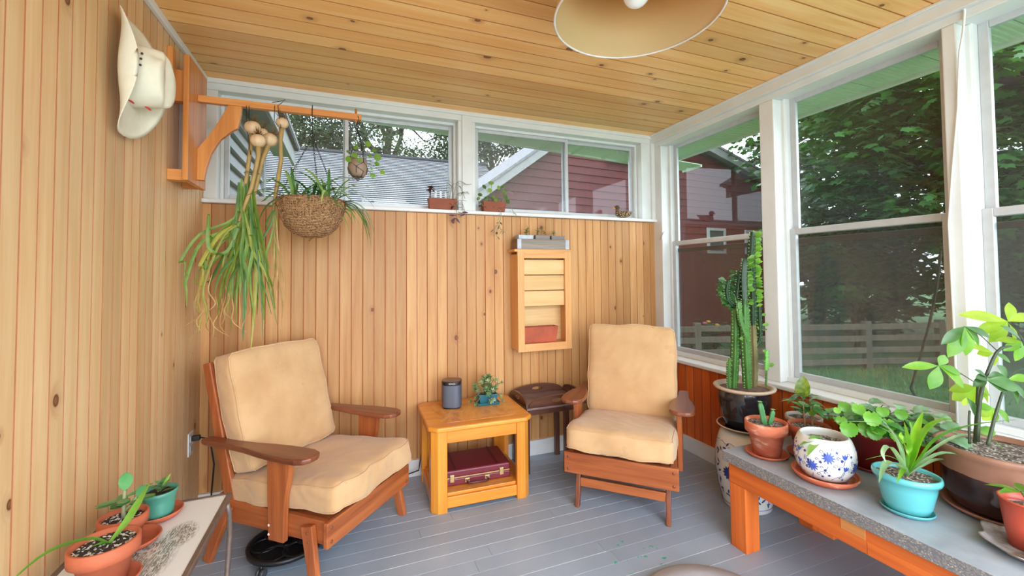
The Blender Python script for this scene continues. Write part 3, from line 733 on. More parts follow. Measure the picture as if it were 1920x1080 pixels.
def armchair(name, label, loc, rotz, glider):
    """front along +y, base at floor level under the front rail"""
    t = thing(name, label, 'chair', loc, rotz)
    zb, zt = (0.205, 0.315) if glider else (0.178, 0.28)
    za = 0.545; dy = -0.03 if glider else 0.0
    yfr = 0.045
    for sx in (1, -1):
        local('side_rail', MB().box(sx * 0.262 - 0.013, sx * 0.262 + 0.013, -0.60, yfr, zb + 0.004, zt - 0.004), CW['y'], t, 0.004)
        # arm post, wider above, with a waisted front edge
        yc = -0.20 + dy * 1.5
        prof = [(yc + 0.045, zb - 0.012), (yc + 0.048, zb + 0.10), (yc + 0.052, zb + 0.17), (yc + 0.072, zb + 0.26), (yc + 0.078, za - 0.022), (yc - 0.05, za - 0.022), (yc - 0.048, zb + 0.2), (yc - 0.04, zb - 0.012)]
        a_, b_ = sx * 0.276, sx * 0.302
        local('arm_post', MB().prism(prof, 'x', min(a_, b_), max(a_, b_)), CW['z'], t, 0.004)
        # paddle arm
        pts = [(-0.635, .022), (-0.60, .030), (-0.45, .030), (-0.36, .036), (-0.27, .050), (-0.18, .060), (-0.10, .063), (-0.05, .060), (-0.015, .046), (0.0, .02)]
        cxa = 0.305
        if glider: pts = [(-0.56, .022), (-0.53, .032), (-0.44, .032), (-0.38, .038), (-0.33, .054), (-0.26, .066), (-0.19, .069), (-0.14, .064), (-0.11, .048), (-0.098, .02)]; cxa = 0.315
        outl = [(sx * (cxa - 0.012) - w_, y_) for y_, w_ in pts] + [(sx * (cxa - 0.012) + w_, y_) for y_, w_ in reversed(pts)]
        local('arm', MB().prism(outl, 'z', za - 0.024, za), CWD['y'], t, 0.008, seg=3)
        # raked back post
        yt = -0.685 if not glider else -0.60
        local('back_post', MB().beam((sx * 0.262, -0.485, zb + 0.02), (sx * 0.252, yt, 0.872), 0.024, 0.062, (1, 0, 0), 0.022, 0.046), CW['z'], t, 0.005)
    local('front_rail', MB().box(-0.292, 0.292, yfr, yfr + 0.022, zb, zt), CW['x'], t, 0.004)
    for sx in (1, -1):
        for z_ in (zb + 0.022, zt - 0.024): local('screw', MB().ball((sx * 0.268, yfr + 0.022, z_), (0.008, 0.003, 0.008), 8, 4), SCREW, t)
    local('rear_rail', MB().box(-0.25, 0.25, -0.60, -0.58, zb, zt), CW['x'], t, 0.004)
    local('seat_deck', MB().box(-0.25, 0.25, -0.58, yfr, zt - 0.03, zt - 0.012), CW['x'], t)
    yt = -0.685 if not glider else -0.60
    lean = (yt + 0.485) / (0.872 - zb - 0.02)
    for q, h in ((0.845, 0.04), (0.70, 0.05), (0.55, 0.05)):
        yq = -0.485 + lean * (q - zb - 0.02)
        local('back_slat', MB().obox((0, yq, q), (0.50, 0.014, h), Euler((-math.atan(lean), 0, 0))), CWD['x'], t, 0.004)
    if glider:
        for sx in (1, -1):
            lg = [(0.018, 0.0), (-0.020, 0.0), (-0.062, 0.17), (-0.02, 0.19)]
            local('leg', MB().prism([(y_ + 0.0, z_) for y_, z_ in lg], 'x', sx * 0.236 - 0.012, sx * 0.236 + 0.012), CWD['z'], t, 0.004)
            lg = [(-0.46, 0.19), (-0.50, 0.17), (-0.56, 0.0), (-0.52, 0.0)]
            local('leg', MB().prism(lg, 'x', sx * 0.236 - 0.012, sx * 0.236 + 0.012), CWD['z'], t, 0.004)
            local('runner', MB().box(sx * 0.236 - 0.014, sx * 0.236 + 0.014, -0.50, -0.02, 0.150, 0.185), CWD['y'], t, 0.003)
            local('glide_arm', MB().box(sx * 0.215 - 0.006, sx * 0.215 + 0.006, -0.4, -0.1, 0.175, zb + 0.01), SCREW, t)
        local('stretcher', MB().box(-0.224, 0.224, -0.035, -0.013, 0.105, 0.152), CW['x'], t, 0.004)
        local('stretcher', MB().box(-0.224, 0.224, -0.50, -0.478, 0.105, 0.152), CW['x'], t, 0.004)
    else:
        for sx in (1, -1):
            local('leg', MB().beam((sx * 0.300, 0.02, 0.0), (sx * 0.289, -0.035, zb + 0.078), 0.024, 0.042, (1, 0, 0), 0.026, 0.058), CW['z'], t, 0.004)
            local('leg', MB().beam((sx * 0.300, -0.60, 0.0), (sx * 0.289, -0.50, zb + 0.078), 0.024, 0.042, (1, 0, 0), 0.026, 0.058), CW['z'], t, 0.004)
            for z_, y_ in ((zb + 0.055, -0.028), (zb + 0.02, -0.02)): local('screw', MB().ball((sx * 0.303, y_, z_), (0.003, 0.006, 0.006), 8, 4), SCREW, t)
            for z_ in (zb + 0.012, zb + 0.05): local('screw', MB().ball((sx * 0.303, -0.235, z_), (0.003, 0.006, 0.006), 8, 4), SCREWW, t)
    # cushions
    hs = (0.272, 0.325, 0.062)
    m = pillow(hs, 0.030, 0.018, 2 if glider else 1, 22, 0.008, 0.008)
    M4 = Matrix.Translation((0, -0.222, zt + (0.060 if not glider else 0.056))) @ Matrix.Rotation(math.radians(5), 4, 'X'); pp = m.pipes
    m.xf(M4); cu = local('seat_cushion', m, TAN, t); piping(m, M4, cu, TAN)
    m = pillow((0.262, 0.27, 0.066), 0.032, 0.022, 4 if glider else 3, 22, 0.008)
    al = math.atan(-lean)
    hb = 0.27
    zc = 0.415 + (0.24 if not glider else 0.265); yc = -0.485 + lean * (zc - zb - 0.02) + 0.105
    # cushion face (its +z) turned to the front, its +y up the back
    R = Matrix(((-1, 0, 0, 0), (0, -math.sin(al), math.cos(al), 0), (0, math.cos(al), math.sin(al), 0), (0, 0, 0, 1)))
    M4 = Matrix.Translation((0, yc, zc - (0.0 if not glider else 0.008))) @ R
    m.xf(M4); cu = local('back_cushion', m, TAN, t); piping(m, M4, cu, TAN)
    return t
armchair('armchair', 'wide wooden armchair with paddle arms and tan cushions, by the knotty pine corner', (0.067, 2.165, 0), -2.281, False)
armchair('glider_chair', 'wooden glider rocker with tan cushions beside the dark tray table', (1.358, 1.939, 0), 2.366, True)

# black plant caddy on castors under the armchair
IRON = plain('black_iron', lin(34, 34, 36), 0.4, 0.2, 30, 0.1, 0.3)
RUB = plain('grey_castor', lin(58, 60, 66), 0.35)
cc = V(-0.255, 2.25, 0)
t = thing('plant_caddy', 'round black scrolled iron plant caddy on castors, under the armchair', 'plant stand', cc)
local('rim', MB().lathe([(0.150, 0.050), (0.164, 0.050), (0.166, 0.068), (0.150, 0.068), (0.150, 0.050)], (0, 0, 0), 40), IRON, t)
for k in range(6):
    a = k * PI / 3; local('scroll', MB().ring((math.cos(a) * 0.092, math.sin(a) * 0.092, 0.060), 0.054, 0.0042, 22, 6), IRON, t)
local('hub', MB().ring((0, 0, 0.060), 0.036, 0.005, 18, 6), IRON, t)
for k in range(3):
    a = math.radians(-122 + 120 * k); p = V(math.cos(a) * 0.158, math.sin(a) * 0.158, 0)
    c_ = local('castor', MB().tube([p + V(0, 0, 0.052), p + V(0, 0, 0.03)], 0.007, 8), IRON, t)
    for e in (-1, 1):
        local('wheel', MB().tube([p + V(-math.sin(a), math.cos(a), 0) * e * 0.004 + V(0, 0, 0.019), p + V(-math.sin(a), math.cos(a), 0) * e * 0.017 + V(0, 0, 0.019)], 0.019, 14), RUB, c_, 0.003)

# end table
OAK = {a: wood('honey_oak_' + a, lin(232, 156, 58), lin(206, 120, 34), a, rough=0.3, jitter=0.05, coat=0.3) for a in 'xyz'}
def burl():
    t = NT('worn_veneer_top'); v = t.coord()
    c = t.ramp(t.noise(t.map(v, (1.6, 1, 1)), 7, 5, 1.6), [(0.3, lin(196, 118, 50)), (0.5, lin(220, 150, 74)), (0.68, lin(232, 170, 92))])
    c = t.mix(t.math('MULTIPLY', t.math('GREATER_THAN', t.noise(v, 5.2, 4, 0.5), 0.63), 0.55), c, lin(150, 112, 84)); t.set(Base_Color=c, Roughness=0.38); return t.m
tx, ty = 0.712, 2.535
t = thing('end_table', 'honey oak end table with clipped corners and a low shelf, between the chairs', 'table', (tx, ty, 0), math.radians(-1.5))
def clipped(hx, hy, c): return [(-hx + c, -hy), (hx - c, -hy), (hx, -hy + c), (hx, hy - c), (hx - c, hy), (-hx + c, hy), (-hx, hy - c), (-hx, -hy + c)]
local('tabletop', MB().prism(clipped(0.302, 0.255, 0.045), 'z', 0.435, 0.462), OAK['x'], t, 0.009, seg=3)
local('inlay', MB().prism(clipped(0.225, 0.185, 0.03), 'z', 0.460, 0.4632), burl(), t)
for sx in (-1, 1):
    for sy in (-1, 1):
        q = clipped(0.284, 0.238, 0.034); X0, Y0 = sx * 0.284, sy * 0.238
        pl = [(X0 - sx * 0.084, Y0), (X0 - sx * 0.034, Y0), (X0, Y0 - sy * 0.034), (X0, Y0 - sy * 0.084), (X0 - sx * 0.03, Y0 - sy * 0.084), (X0 - sx * 0.084, Y0 - sy * 0.03)]
        local('leg', MB().prism(pl, 'z', 0, 0.435), OAK['z'], t, 0.003)
for sy in (-1, 1):
    local('apron', MB().box(-0.20, 0.20, sy * 0.222 - 0.010, sy * 0.222 + 0.010, 0.368, 0.435), OAK['x'], t, 0.002)
    local('shelf_rail', MB().box(-0.20, 0.20, sy * 0.222 - 0.011, sy * 0.222 + 0.011, 0.022, 0.080), OAK['x'], t, 0.003)
for sx in (-1, 1):
    local('apron', MB().box(sx * 0.268 - 0.010, sx * 0.268 + 0.010, -0.155, 0.155, 0.368, 0.435), OAK['y'], t, 0.002)
    local('shelf_rail', MB().box(sx * 0.268 - 0.011, sx * 0.268 + 0.011, -0.155, 0.155, 0.022, 0.080), OAK['y'], t, 0.003)
local('shelf', MB().prism(clipped(0.266, 0.22, 0.07), 'z', 0.080, 0.097), OAK['x'], t, 0.003)

# maroon briefcase on the shelf
MAR = plain('maroon_leatherette', lin(112, 32, 46), 0.35, 0.12, 60, 0.15)
MARD = plain('maroon_edge', lin(84, 22, 36), 0.4)
BRASS = plain('brass_latch', lin(206, 176, 120), 0.3, 0.1, 20, 0, 0.8)
bc = V(0.700, 2.50, 0.097)
t = thing('briefcase', 'maroon hard-shell briefcase with brass latches on the end table shelf', 'briefcase', bc, math.radians(-2.5))
local('base', MB().box(-0.20, 0.20, -0.122, 0.14, 0.0, 0.040), MAR, t, 0.008, seg=3)
local('lid', MB().box(-0.20, 0.20, -0.122, 0.14, 0.044, 0.086), MAR, t, 0.010, seg=3)
local('seam', MB().box(-0.196, 0.196, -0.118, 0.136, 0.039, 0.046), BRASS, t)
local('lid_band', MB().box(0.118, 0.132, -0.1225, 0.14, 0.0852, 0.0872), MARD, t)
local('lid_band', MB().box(-0.132, -0.118, -0.1225, 0.14, 0.0852, 0.0872), MARD, t)
for sx in (-1, 1):
    l_ = local('latch', MB().box(sx * 0.145 - 0.012, sx * 0.145 + 0.012, -0.1265, -0.121, 0.022, 0.062), BRASS, t, 0.002)
    local('handle_mount', MB().box(sx * 0.058 - 0.014, sx * 0.058 + 0.014, -0.127, -0.12, 0.012, 0.034), BRASS, t, 0.002)
local('handle', MB().tube([(-0.058, -0.126, 0.022), (-0.060, -0.146, 0.020), (-0.05, -0.152, 0.018), (0.05, -0.152, 0.018), (0.060, -0.146, 0.020), (0.058, -0.126, 0.022)], 0.007, 8), MARD, t)

# loudspeaker with its lettering
SPK = plain('grey_speaker_mesh', lin(92, 98, 112), 0.5, 0.05, 300, 0.1, 0.3)
SPB = plain('black_speaker_shell', lin(30, 28, 30), 0.35)
sp = V(0.608, 2.632, 0.463)
t = thing('wireless_speaker', 'small rounded grey and black loudspeaker on the end table', 'speaker', sp, math.radians(-20))
def sq(r, e=3.2, n=40):
    return [(math.copysign(abs(math.cos(2 * PI * i / n)) ** (2 / e), math.cos(2 * PI * i / n)) * r, math.copysign(abs(math.sin(2 * PI * i / n)) ** (2 / e), math.sin(2 * PI * i / n)) * r) for i in range(n)]
local('foot', MB().prism(sq(0.056), 'z', 0, 0.008), SPB, t, 0.002)
local('grille', MB().prism(sq(0.060), 'z', 0.008, 0.142, smooth=False), SPK, t, 0.002)
local('top_shell', MB().prism(sq(0.0605), 'z', 0.142, 0.165), SPB, t, 0.004)
local('top_plate', MB().prism(sq(0.054), 'z', 0.165, 0.1665), plain('speaker_top', lin(112, 84, 74), 0.35), t)
def lettering(name, text, size, mat, parent, m4, ext=0.0004):
    cu = bpy.data.curves.new(name, 'FONT'); cu.body = text; cu.size = size; cu.align_x = 'CENTER'; cu.align_y = 'CENTER'; cu.extrude = ext
    o = bpy.data.objects.new(name, cu); COL.objects.link(o)
    dg = bpy.context.evaluated_depsgraph_get(); me = bpy.data.meshes.new_from_object(o.evaluated_get(dg)); bpy.data.objects.remove(o)
    me.materials.clear(); me.materials.append(mat)
    q = bpy.data.objects.new(name, me); COL.objects.link(q); q.parent = parent; q.matrix_basis = m4; return q
lettering('lettering', 'SONOS', 0.0115, plain('white_lettering', lin(226, 226, 230), 0.5), t, Matrix.Translation((0.008, -0.0612, 0.1535)) @ Matrix.Rotation(PI / 2, 4, 'X'))

# butler tray table
DKW = {a: wood('dark_mahogany_' + a, lin(112, 74, 58), lin(66, 38, 30), a, rough=0.3, jitter=0.05, coat=0.3) for a in 'xyz'}
t = thing('butler_tray_table', 'dark wood tray table with curved cut-out flaps behind the glider chair', 'table', (1.24, 2.63, 0))
x0, x1, y0, y1 = 1.04, 1.46, 2.455, 2.775
for sx, ys in ((1.08, (2.56, 2.755)), (1.395, (2.755,)), (1.335, (2.50,))):
    for sy in ys: obj('leg', MB().box(sx - 0.016, sx + 0.016, sy - 0.016, sy + 0.016, 0, 0.42), DKW['z'], t, 0.003)
obj('apron', MB().box(x0 + 0.03, x1 - 0.06, y0 + 0.04, y1 - 0.01, 0.388, 0.432), DKW['x'], t, 0.003)
obj('tray', MB().box(x0, x1, y0, y1, 0.432, 0.446), plain('tray_top_worn', lin(128, 104, 100), 0.22, 0.2, 9), t, 0.003)
def flap(a0, a1, z0, h, axis, pos, th=0.012):
    """arched tray flap with a hand hole: outer outline and inner oval bridged"""
    n = 32; out = []; inn = []; c = (a0 + a1) / 2; hw = (a1 - a0) / 2
    for i in range(n):
        a = 2 * PI * i / n
        ca, sa = math.cos(a), math.sin(a)
        inn.append((c + ca * hw * 0.20, z0 + h * 0.52 + sa * h * 0.20))
        if sa >= 0: out.append((c + ca * hw, z0 + h * (sa ** 0.8)))
        else: out.append((c + ca * hw, z0))
    m = MB(); P = (lambda q, d: (q[0], d, q[1])) if axis == 'y' else (lambda q, d: (d, q[0], q[1]))
    vs = [P(q, pos) for q in out] + [P(q, pos) for q in inn] + [P(q, pos + th) for q in out] + [P(q, pos + th) for q in inn]
    f = []
    for i in range(n):
        j = (i + 1) % n; f += [(i, j, n + j, n + i), (2 * n + i, 3 * n + i, 3 * n + j, 2 * n + j), (i, 2 * n + i, 2 * n + j, j), (n + i, n + j, 3 * n + j, 3 * n + i)]
    m.add(vs, f); m.fix = True; return m
obj('flap', flap(x0 + 0.01, x1 - 0.01, 0.446, 0.064, 'y', y0), DKW['x'], t)
obj('flap', flap(x0 + 0.01, x1 - 0.01, 0.446, 0.064, 'y', y1 - 0.012), DKW['x'], t)
obj('flap', flap(y0 + 0.01, y1 - 0.01, 0.446, 0.064, 'x', x0), DKW['y'], t)
obj('flap', flap(y0 + 0.01, y1 - 0.01, 0.446, 0.064, 'x', x1 - 0.012), DKW['y'], t)

# wall cabinet with slats, open bay below
CAB = {a: wood('cabinet_fir_' + a, lin(230, 176, 116), lin(206, 142, 82), a, rough=0.45, jitter=0.05) for a in 'xyz'}
CABP = wood('cabinet_pale_slat', lin(232, 194, 138), lin(212, 166, 108), 'x', rough=0.5, jitter=0.14)
t = thing('wall_cabinet', 'shallow fir wall cabinet with three slats over an open bay, on the pine wall', 'cabinet', (1.28, YB, 0.75))
x0, x1, yf, z0, z1 = 1.072, 1.478, 2.668, 0.755, 1.436
for a in (x0, x1 - 0.018): obj('side_panel', MB().box(a, a + 0.018, yf + 0.018, YB, z0 + 0.01, z1 - 0.018), CAB['z'], t, 0.002)
obj('top_board', MB().box(x0 - 0.022, x1 + 0.0, yf + 0.0, YB, z1 - 0.002, z1 + 0.016), CAB['x'], t, 0.003)
obj('bottom_board', MB().box(x0 + 0.018, x1 - 0.018, yf + 0.018, YB, z0 + 0.035, z0 + 0.05), CAB['x'], t)
obj('back_panel', MB().box(x0 + 0.018, x1 - 0.018, YB - 0.012, YB - 0.002, z0 + 0.05, z1 - 0.02), CABP, t)
xs = (1.094, 1.150, 1.432, 1.484)
for a, b in ((x0, x0 + 0.048), (x1 - 0.046, x1)): obj('stile', MB().box(a, b, yf, yf + 0.018, z0, z1), CAB['z'], t, 0.002)
obj('rail', MB().box(x0 + 0.048, x1 - 0.046, yf, yf + 0.018, z1 - 0.046, z1), CAB['x'], t, 0.002)
obj('rail', MB().box(x0 + 0.048, x1 - 0.046, yf, yf + 0.018, z0, z0 + 0.052), CAB['x'], t, 0.002)
for k in range(3):
    a = z1 - 0.056 - 0.108 * k; obj('slat', MB().box(x0 + 0.03, x1 - 0.03, yf + 0.022, yf + 0.038, a - 0.103, a), CABP, t, 0.003)
# red trough in the bay
REDW = plain('brick_red_planter', lin(176, 84, 56), 0.6, 0.18, 12, 0.2)
t = thing('trough_planter', 'empty brick red trough planter in the open bay of the wall cabinet', 'planter', (1.255, 2.735, 0.805))
def trough(xa, xb, ya, yb, z0, z1, taper=0.012, wall=0.008):
    m = MB()
    def ring_(d, z): return [(xa + d, ya + d, z), (xb - d, ya + d, z), (xb - d, yb - d, z), (xa + d, yb - d, z)]
    vs = ring_(taper, z0) + ring_(0, z1) + ring_(wall, z1) + ring_(taper + wall, z0 + 0.012)
    f = [(3, 2, 1, 0)] + [(k * 4 + i, k * 4 + (i + 1) % 4, (k + 1) * 4 + (i + 1) % 4, (k + 1) * 4 + i) for k in range(3) for i in range(4)] + [(12, 13, 14, 15)]
    return m.add(vs, f)
obj('trough', trough(1.118, 1.388, 2.695, 2.775, 0.805, 0.915), REDW, t, 0.003)

# weathered crate with galvanised corners on the cabinet, three little pots in it
GREYW = wood('weathered_grey_board', lin(164, 154, 144), lin(128, 116, 106), 'x', rough=0.8, jitter=0.1)
GALV = plain('galvanised', lin(176, 180, 186), 0.45, 0.15, 30, 0.1, 0.3)
t = thing('wooden_crate', 'low weathered grey crate with galvanised corners on top of the wall cabinet', 'crate', (1.265, 2.74, 1.452))
x0, x1, y0, y1, z0, z1 = 1.075, 1.468, 2.675, 2.795, 1.4525, 1.522
for a in (y0, y1 - 0.012): obj('side_board', MB().box(x0, x1, a, a + 0.012, z0, z1), GREYW, t, 0.002)
for a in (x0, x1 - 0.012): obj('end_board', MB().box(a, a + 0.012, y0 + 0.012, y1 - 0.012, z0, z1), wood('weathered_end', lin(150, 124, 100), lin(112, 84, 64), 'y', rough=0.8), t, 0.002)
obj('bottom_board', MB().box(x0 + 0.012, x1 - 0.012, y0 + 0.012, y1 - 0.012, z0, z0 + 0.01), GREYW, t)
for a in (x0 - 0.001, x1 - 0.027): obj('corner_plate', MB().box(a, a + 0.028, y0 - 0.0015, y0, z0 + 0.002, z1 - 0.002), GALV, t)

# concrete topped bench
CONC_T = plain('smooth_concrete', lin(160, 166, 174), 0.45, 0.2, 8, 0.12, bscale=40)
def aggregate():
    t = NT('exposed_aggregate'); v = t.coord()
    vo = t.n('TexVoronoi'); vo.inputs['Scale'].default_value = 150; t.l(t.map(v, (1, 1, 1.3)), vo.inputs['Vector'])
    s = t.n('SeparateColor'); t.l(vo.outputs['Color'], s.inputs[0])
    c = t.ramp(s.outputs[0], [(0.0, lin(124, 118, 114)), (0.55, lin(142, 136, 131)), (0.78, lin(166, 152, 134)), (0.9, lin(198, 188, 172)), (1.0, lin(106, 102, 100))])
    c = t.mix(t.math('GREATER_THAN', vo.outputs['Distance'], 0.52), c, lin(112, 112, 116)); t.set(Base_Color=c, Roughness=0.7); t.bump(vo.outputs['Distance'], 0.3, 0.003); return t.m
CED = {a: wood('cedar_orange_' + a, lin(224, 118, 48), lin(188, 84, 30), a, rough=0.5, jitter=0.14) for a in 'xyz'}
t = thing('plant_bench', 'long orange timber bench with a thick concrete slab top, under the windows', 'bench', (1.95, 0.7, 0))
m = MB().box(1.672, 2.262, -0.35, 1.567, 0.386, 0.4345, mi=0)
m.mi = [0, 0, 0, 0, 0, 0]; m.mi[1] = 1
obj('slab', m, [aggregate(), CONC_T], t, 0.003)
obj('front_rail', MB().box(1.688, 1.726, -0.30, 1.545, 0.294, 0.386), CED['y'], t, 0.004)
obj('rear_rail', MB().box(2.20, 2.238, -0.30, 1.545, 0.294, 0.386), CED['y'], t, 0.004)
obj('end_rail', MB().box(1.726, 2.20, 1.507, 1.545, 0.294, 0.386), CED['x'], t, 0.004)
obj('inset_block', MB().box(1.686, 1.70, 0.972, 1.052, 0.342, 0.3855), wood('pale_patch', lin(222, 152, 88), lin(204, 128, 66), 'y'), t, 0.001)
obj('lower_board', MB().box(1.6865, 1.70, -0.30, 0.968, 0.296, 0.342), CED['y'], t, 0.002)
for xa, ya in ((1.690, 1.458), (2.15, 1.458), (1.690, -0.28), (2.15, -0.28)):
    obj('leg', MB().box(xa, xa + 0.085, ya, ya + 0.085, 0, 0.294 if xa < 2 else 0.386), CED['z'], t, 0.004)
obj('cross_beam', MB().box(1.80, 2.18, 1.15, 1.235, 0.215, 0.30), CED['x'], t, 0.004)

# print-topped side table at the left wall
PTZ = 0.500
TIN = plain('brown_metal_frame', lin(118, 102, 94), 0.4, 0.2, 25, 0.1, 0.4)
def print_mat():
    t = NT('engraved_print'); w = t.coord(); v = t.map(w, (1, 1, 1))
    base = lin(226, 228, 228)
    sep = t.n('SeparateXYZ'); t.l(v, sep.inputs[0])
    # an ink drawing: a long hatched drift of grass and shore, no lettering
    env = None
    for (cx_, cy_, rx, ry, an) in ((0.04, -0.02, 0.075, 0.15, 0.35), (-0.02, -0.17, 0.07, 0.10, 0.2), (0.085, 0.10, 0.05, 0.085, 0.4)):
        mp = t.map(v, (1 / rx, 1 / ry, 0), (-cx_ / rx, -cy_ / ry, 0)); ln = t.n('VectorMath', operation='LENGTH'); t.l(mp, ln.inputs[0])
        e = t.math('SUBTRACT', 1.0, ln.outputs['Value'], True); env = e if env is None else t.math('MAXIMUM', env, e)
    hatch = t.noise(t.map(v, (2.2, 0.22, 1), rot=(0, 0, -0.5)), 190, 3, 1.2); blot = t.noise(v, 34, 5, 1.0)
    ink = t.math('MULTIPLY', t.math('MULTIPLY', t.math('GREATER_THAN', hatch, 0.49), t.math('GREATER_THAN', blot, 0.40)), t.math('MULTIPLY', env, 2.6, True))
    c = t.mix(ink, base, lin(86, 82, 78)); wash = t.math('MULTIPLY', t.math('MULTIPLY', env, 1.4, True), 0.45)
    c = t.mix(wash, c, lin(176, 172, 160)); t.set(Base_Color=c, Roughness=0.25); return t.m
t = thing('print_top_table', 'small metal-framed side table whose top is a framed ink print, by the left wall', 'table', (-0.56, 1.50, 0))
xa, xb, ya, yb = -0.728, -0.388, 1.10, 1.838
m = MB(); w_ = 0.016
m.box(xa, xa + w_, ya, yb, PTZ - 0.018, PTZ).box(xb - w_, xb, ya, yb, PTZ - 0.018, PTZ).box(xa + w_, xb - w_, ya, ya + w_, PTZ - 0.018, PTZ).box(xa + w_, xb - w_, yb - w_, yb, PTZ - 0.018, PTZ)
obj('frame', m, TIN, t, 0.003)
obj('print_top', MB().box(xa + w_, xb - w_, ya + w_, yb - w_, PTZ - 0.014, PTZ - 0.003), print_mat(), t)
for sy, yy in ((1, yb - 0.02), (-1, ya + 0.02)):
    for xx in (xa + 0.02, xb - 0.006):
        obj('leg', MB().tube([(xx, yy - sy * 0.03, PTZ - 0.018), (xx + 0.004, yy - sy * 0.012, PTZ - 0.06), (xx + 0.004, yy + sy * 0.0, PTZ - 0.14), (xx, yy - sy * 0.02, 0.22), (xx, yy - sy * 0.05, 0.0)], 0.0085, 10), TIN, t)

# ceiling lamp
SHADE_O = plain('lampshade_outer', lin(196, 120, 66), 0.8, 0.05)
def shade_in():
    t = NT('lampshade_parchment'); t.set(Base_Color=t.ramp(t.noise(t.coord(), 3, 3), [(0.3, lin(226, 196, 140)), (0.7, lin(232, 204, 150))]), Roughness=0.6)
    tr = t.n('BsdfTranslucent'); tr.inputs[0].default_value = lin(232, 180, 110); mx = t.n('MixShader'); mx.inputs[0].default_value = 0.3
    t.l(t.bsdf.outputs[0], mx.inputs[1]); t.l(tr.outputs[0], mx.inputs[2]); t.l(mx.outputs[0], t.out.inputs[0]); return t.m
lc = V(0.858, 1.098, 2.10)
t = thing('ceiling_lamp', 'wide parchment drum-cone ceiling lamp shade with a white globe bulb', 'lamp', V(lc.x, lc.y, H))
m = MB(); m.lathe([(0.262, 2.10), (0.215, 2.335), (0.2125, 2.335), (0.2595, 2.10), (0.262, 2.10)], (lc.x, lc.y, 0), 64, bottom=False)
obj('shade', m, shade_in(), t)
obj('shade_rim', MB().ring((lc.x, lc.y, 2.10), 0.261, 0.0035, 64, 6), plain('shade_rim', lin(226, 222, 220), 0.5), t)
obj('bulb', MB().ball((lc.x, lc.y, 2.172), 0.042, 20, 14), plain('white_bulb_glass', lin(246, 246, 244), 0.2), t)
obj('socket', MB().lathe([(0.016, 2.205), (0.02, 2.225), (0.02, 2.33), (0.055, 2.345), (0.055, 2.3995)], (lc.x, lc.y, 0), 20), WHITE, t)
m = MB()
for k in range(3):
    a = k * 2 * PI / 3; m.tube([(lc.x, lc.y, 2.33), (lc.x + math.cos(a) * 0.213, lc.y + math.sin(a) * 0.213, 2.333)], 0.002, 5)
obj('spider_fitter', m, ALU, t)

# cushion on the floor at the lower edge
t = thing('floor_cushion', 'round pale grey cushion lying on the painted floor', 'cushion', (1.27, 1.215, 0))
local('pad', MB().lathe([(0.24, 0.0), (0.272, 0.012), (0.278, 0.024), (0.27, 0.036), (0.20, 0.044), (0.1, 0.041), (0.01, 0.034)], (0, 0, 0), 48), plain('grey_felt', lin(178, 176, 184), 0.9, 0.06, 10, 0.2), t)
local('piping', MB().ring((0, 0, 0.025), 0.278, 0.005, 48, 6), plain('grey_piping', lin(150, 144, 148), 0.9), t)

# wall sockets
t = thing('wall_outlet', 'white electrical outlet on the pine wall behind the armchair', 'outlet', (XL, 2.656, 0.43))
obj('cover_plate', MB().box(XL, XL + 0.006, 2.620, 2.692, 0.372, 0.488), WHITE, t, 0.003)
for z_ in (0.405, 0.455): obj('socket_face', MB().box(XL + 0.006, XL + 0.009, 2.638, 2.674, z_ - 0.016, z_ + 0.016), ALU, t, 0.002)
BLK = plain('black_cord', lin(30, 30, 32), 0.5)
t = thing('power_cord', 'black cord plugged into the outlet behind the armchair', 'cord', (XL + 0.01, 2.656, 0.455))
obj('plug', MB().box(XL + 0.009, XL + 0.045, 2.644, 2.668, 0.442, 0.468), BLK, t, 0.005)
obj('cable', MB().tube([(XL + 0.045, 2.656, 0.455), (XL + 0.085, 2.66, 0.44), (XL + 0.10, 2.68, 0.3), (XL + 0.08, 2.70, 0.06), (XL + 0.11, 2.72, 0.005), (-0.3, 2.74, 0.005), (0.2, 2.76, 0.005), (0.42, 2.74, 0.06), (0.44, 2.76, 0.16)], 0.004, 6), BLK, t)
cab_pts = [at(1793, -12, x=2.325), at(1809, 20, x=2.322), at(1806, 60, x=2.322), at(1799, 100, x=2.322), at(1797, 150, x=2.322), at(1796, 200, x=2.322), at(1791, 260, x=2.322), at(1785, 330, x=2.322), at(1779, 420, x=2.322), V(2.322, 0.985, 1.0), V(2.318, 0.985, 0.66)]
tag(obj('lamp_cable', MB().tube(cab_pts, 0.0045, 8), WHITE), 'loose white cable hanging down the white window post', 'cable')
# small hook-and-eye latches by the windows
t = thing('hook_latch', 'tiny white hook latch at the corner post of the windows', 'latch', (2.33, 2.72, 1.55))
obj('hook', MB().tube([(2.328, 2.74, 1.545), (2.32, 2.72, 1.56), (2.32, 2.69, 1.60), (2.328, 2.685, 1.605)], 0.003, 6), ALU, t)

# ------------------------------------------------------------------ hat, bracket, hanging plants
FELT = plain('cream_straw_hat', lin(224, 218, 196), 0.7, 0.04, 30, 0.12, bscale=220)
hc = V(XL + 0.018, 1.845, 1.985)
t = thing('cowboy_hat', 'cream cowboy hat with three eyelets hung flat on the pine wall', 'hat', hc)
def hat_xf(u, v_, h): return hc + V(h, v_, u)      # u along the brim's length (up), v across, h out of the wall
m = MB(); n = 56; rows = 9; vs = []; f = []
CU, CV = 0.108, 0.088
def brim(u_, v_, tt):
    a = math.atan2(v_ / 0.155, u_ / 0.212)
    side = abs(math.sin(a)) ** 2.6
    hh = (0.066 if v_ < 0 else 0.058) * side * tt ** 1.9 - 0.020 * abs(math.cos(a)) ** 3 * tt ** 2 + 0.024
    pull = 1 - (0.20 if v_ < 0 else 0.10) * side * tt ** 2.2
    return hat_xf(u_, v_ * pull, hh)
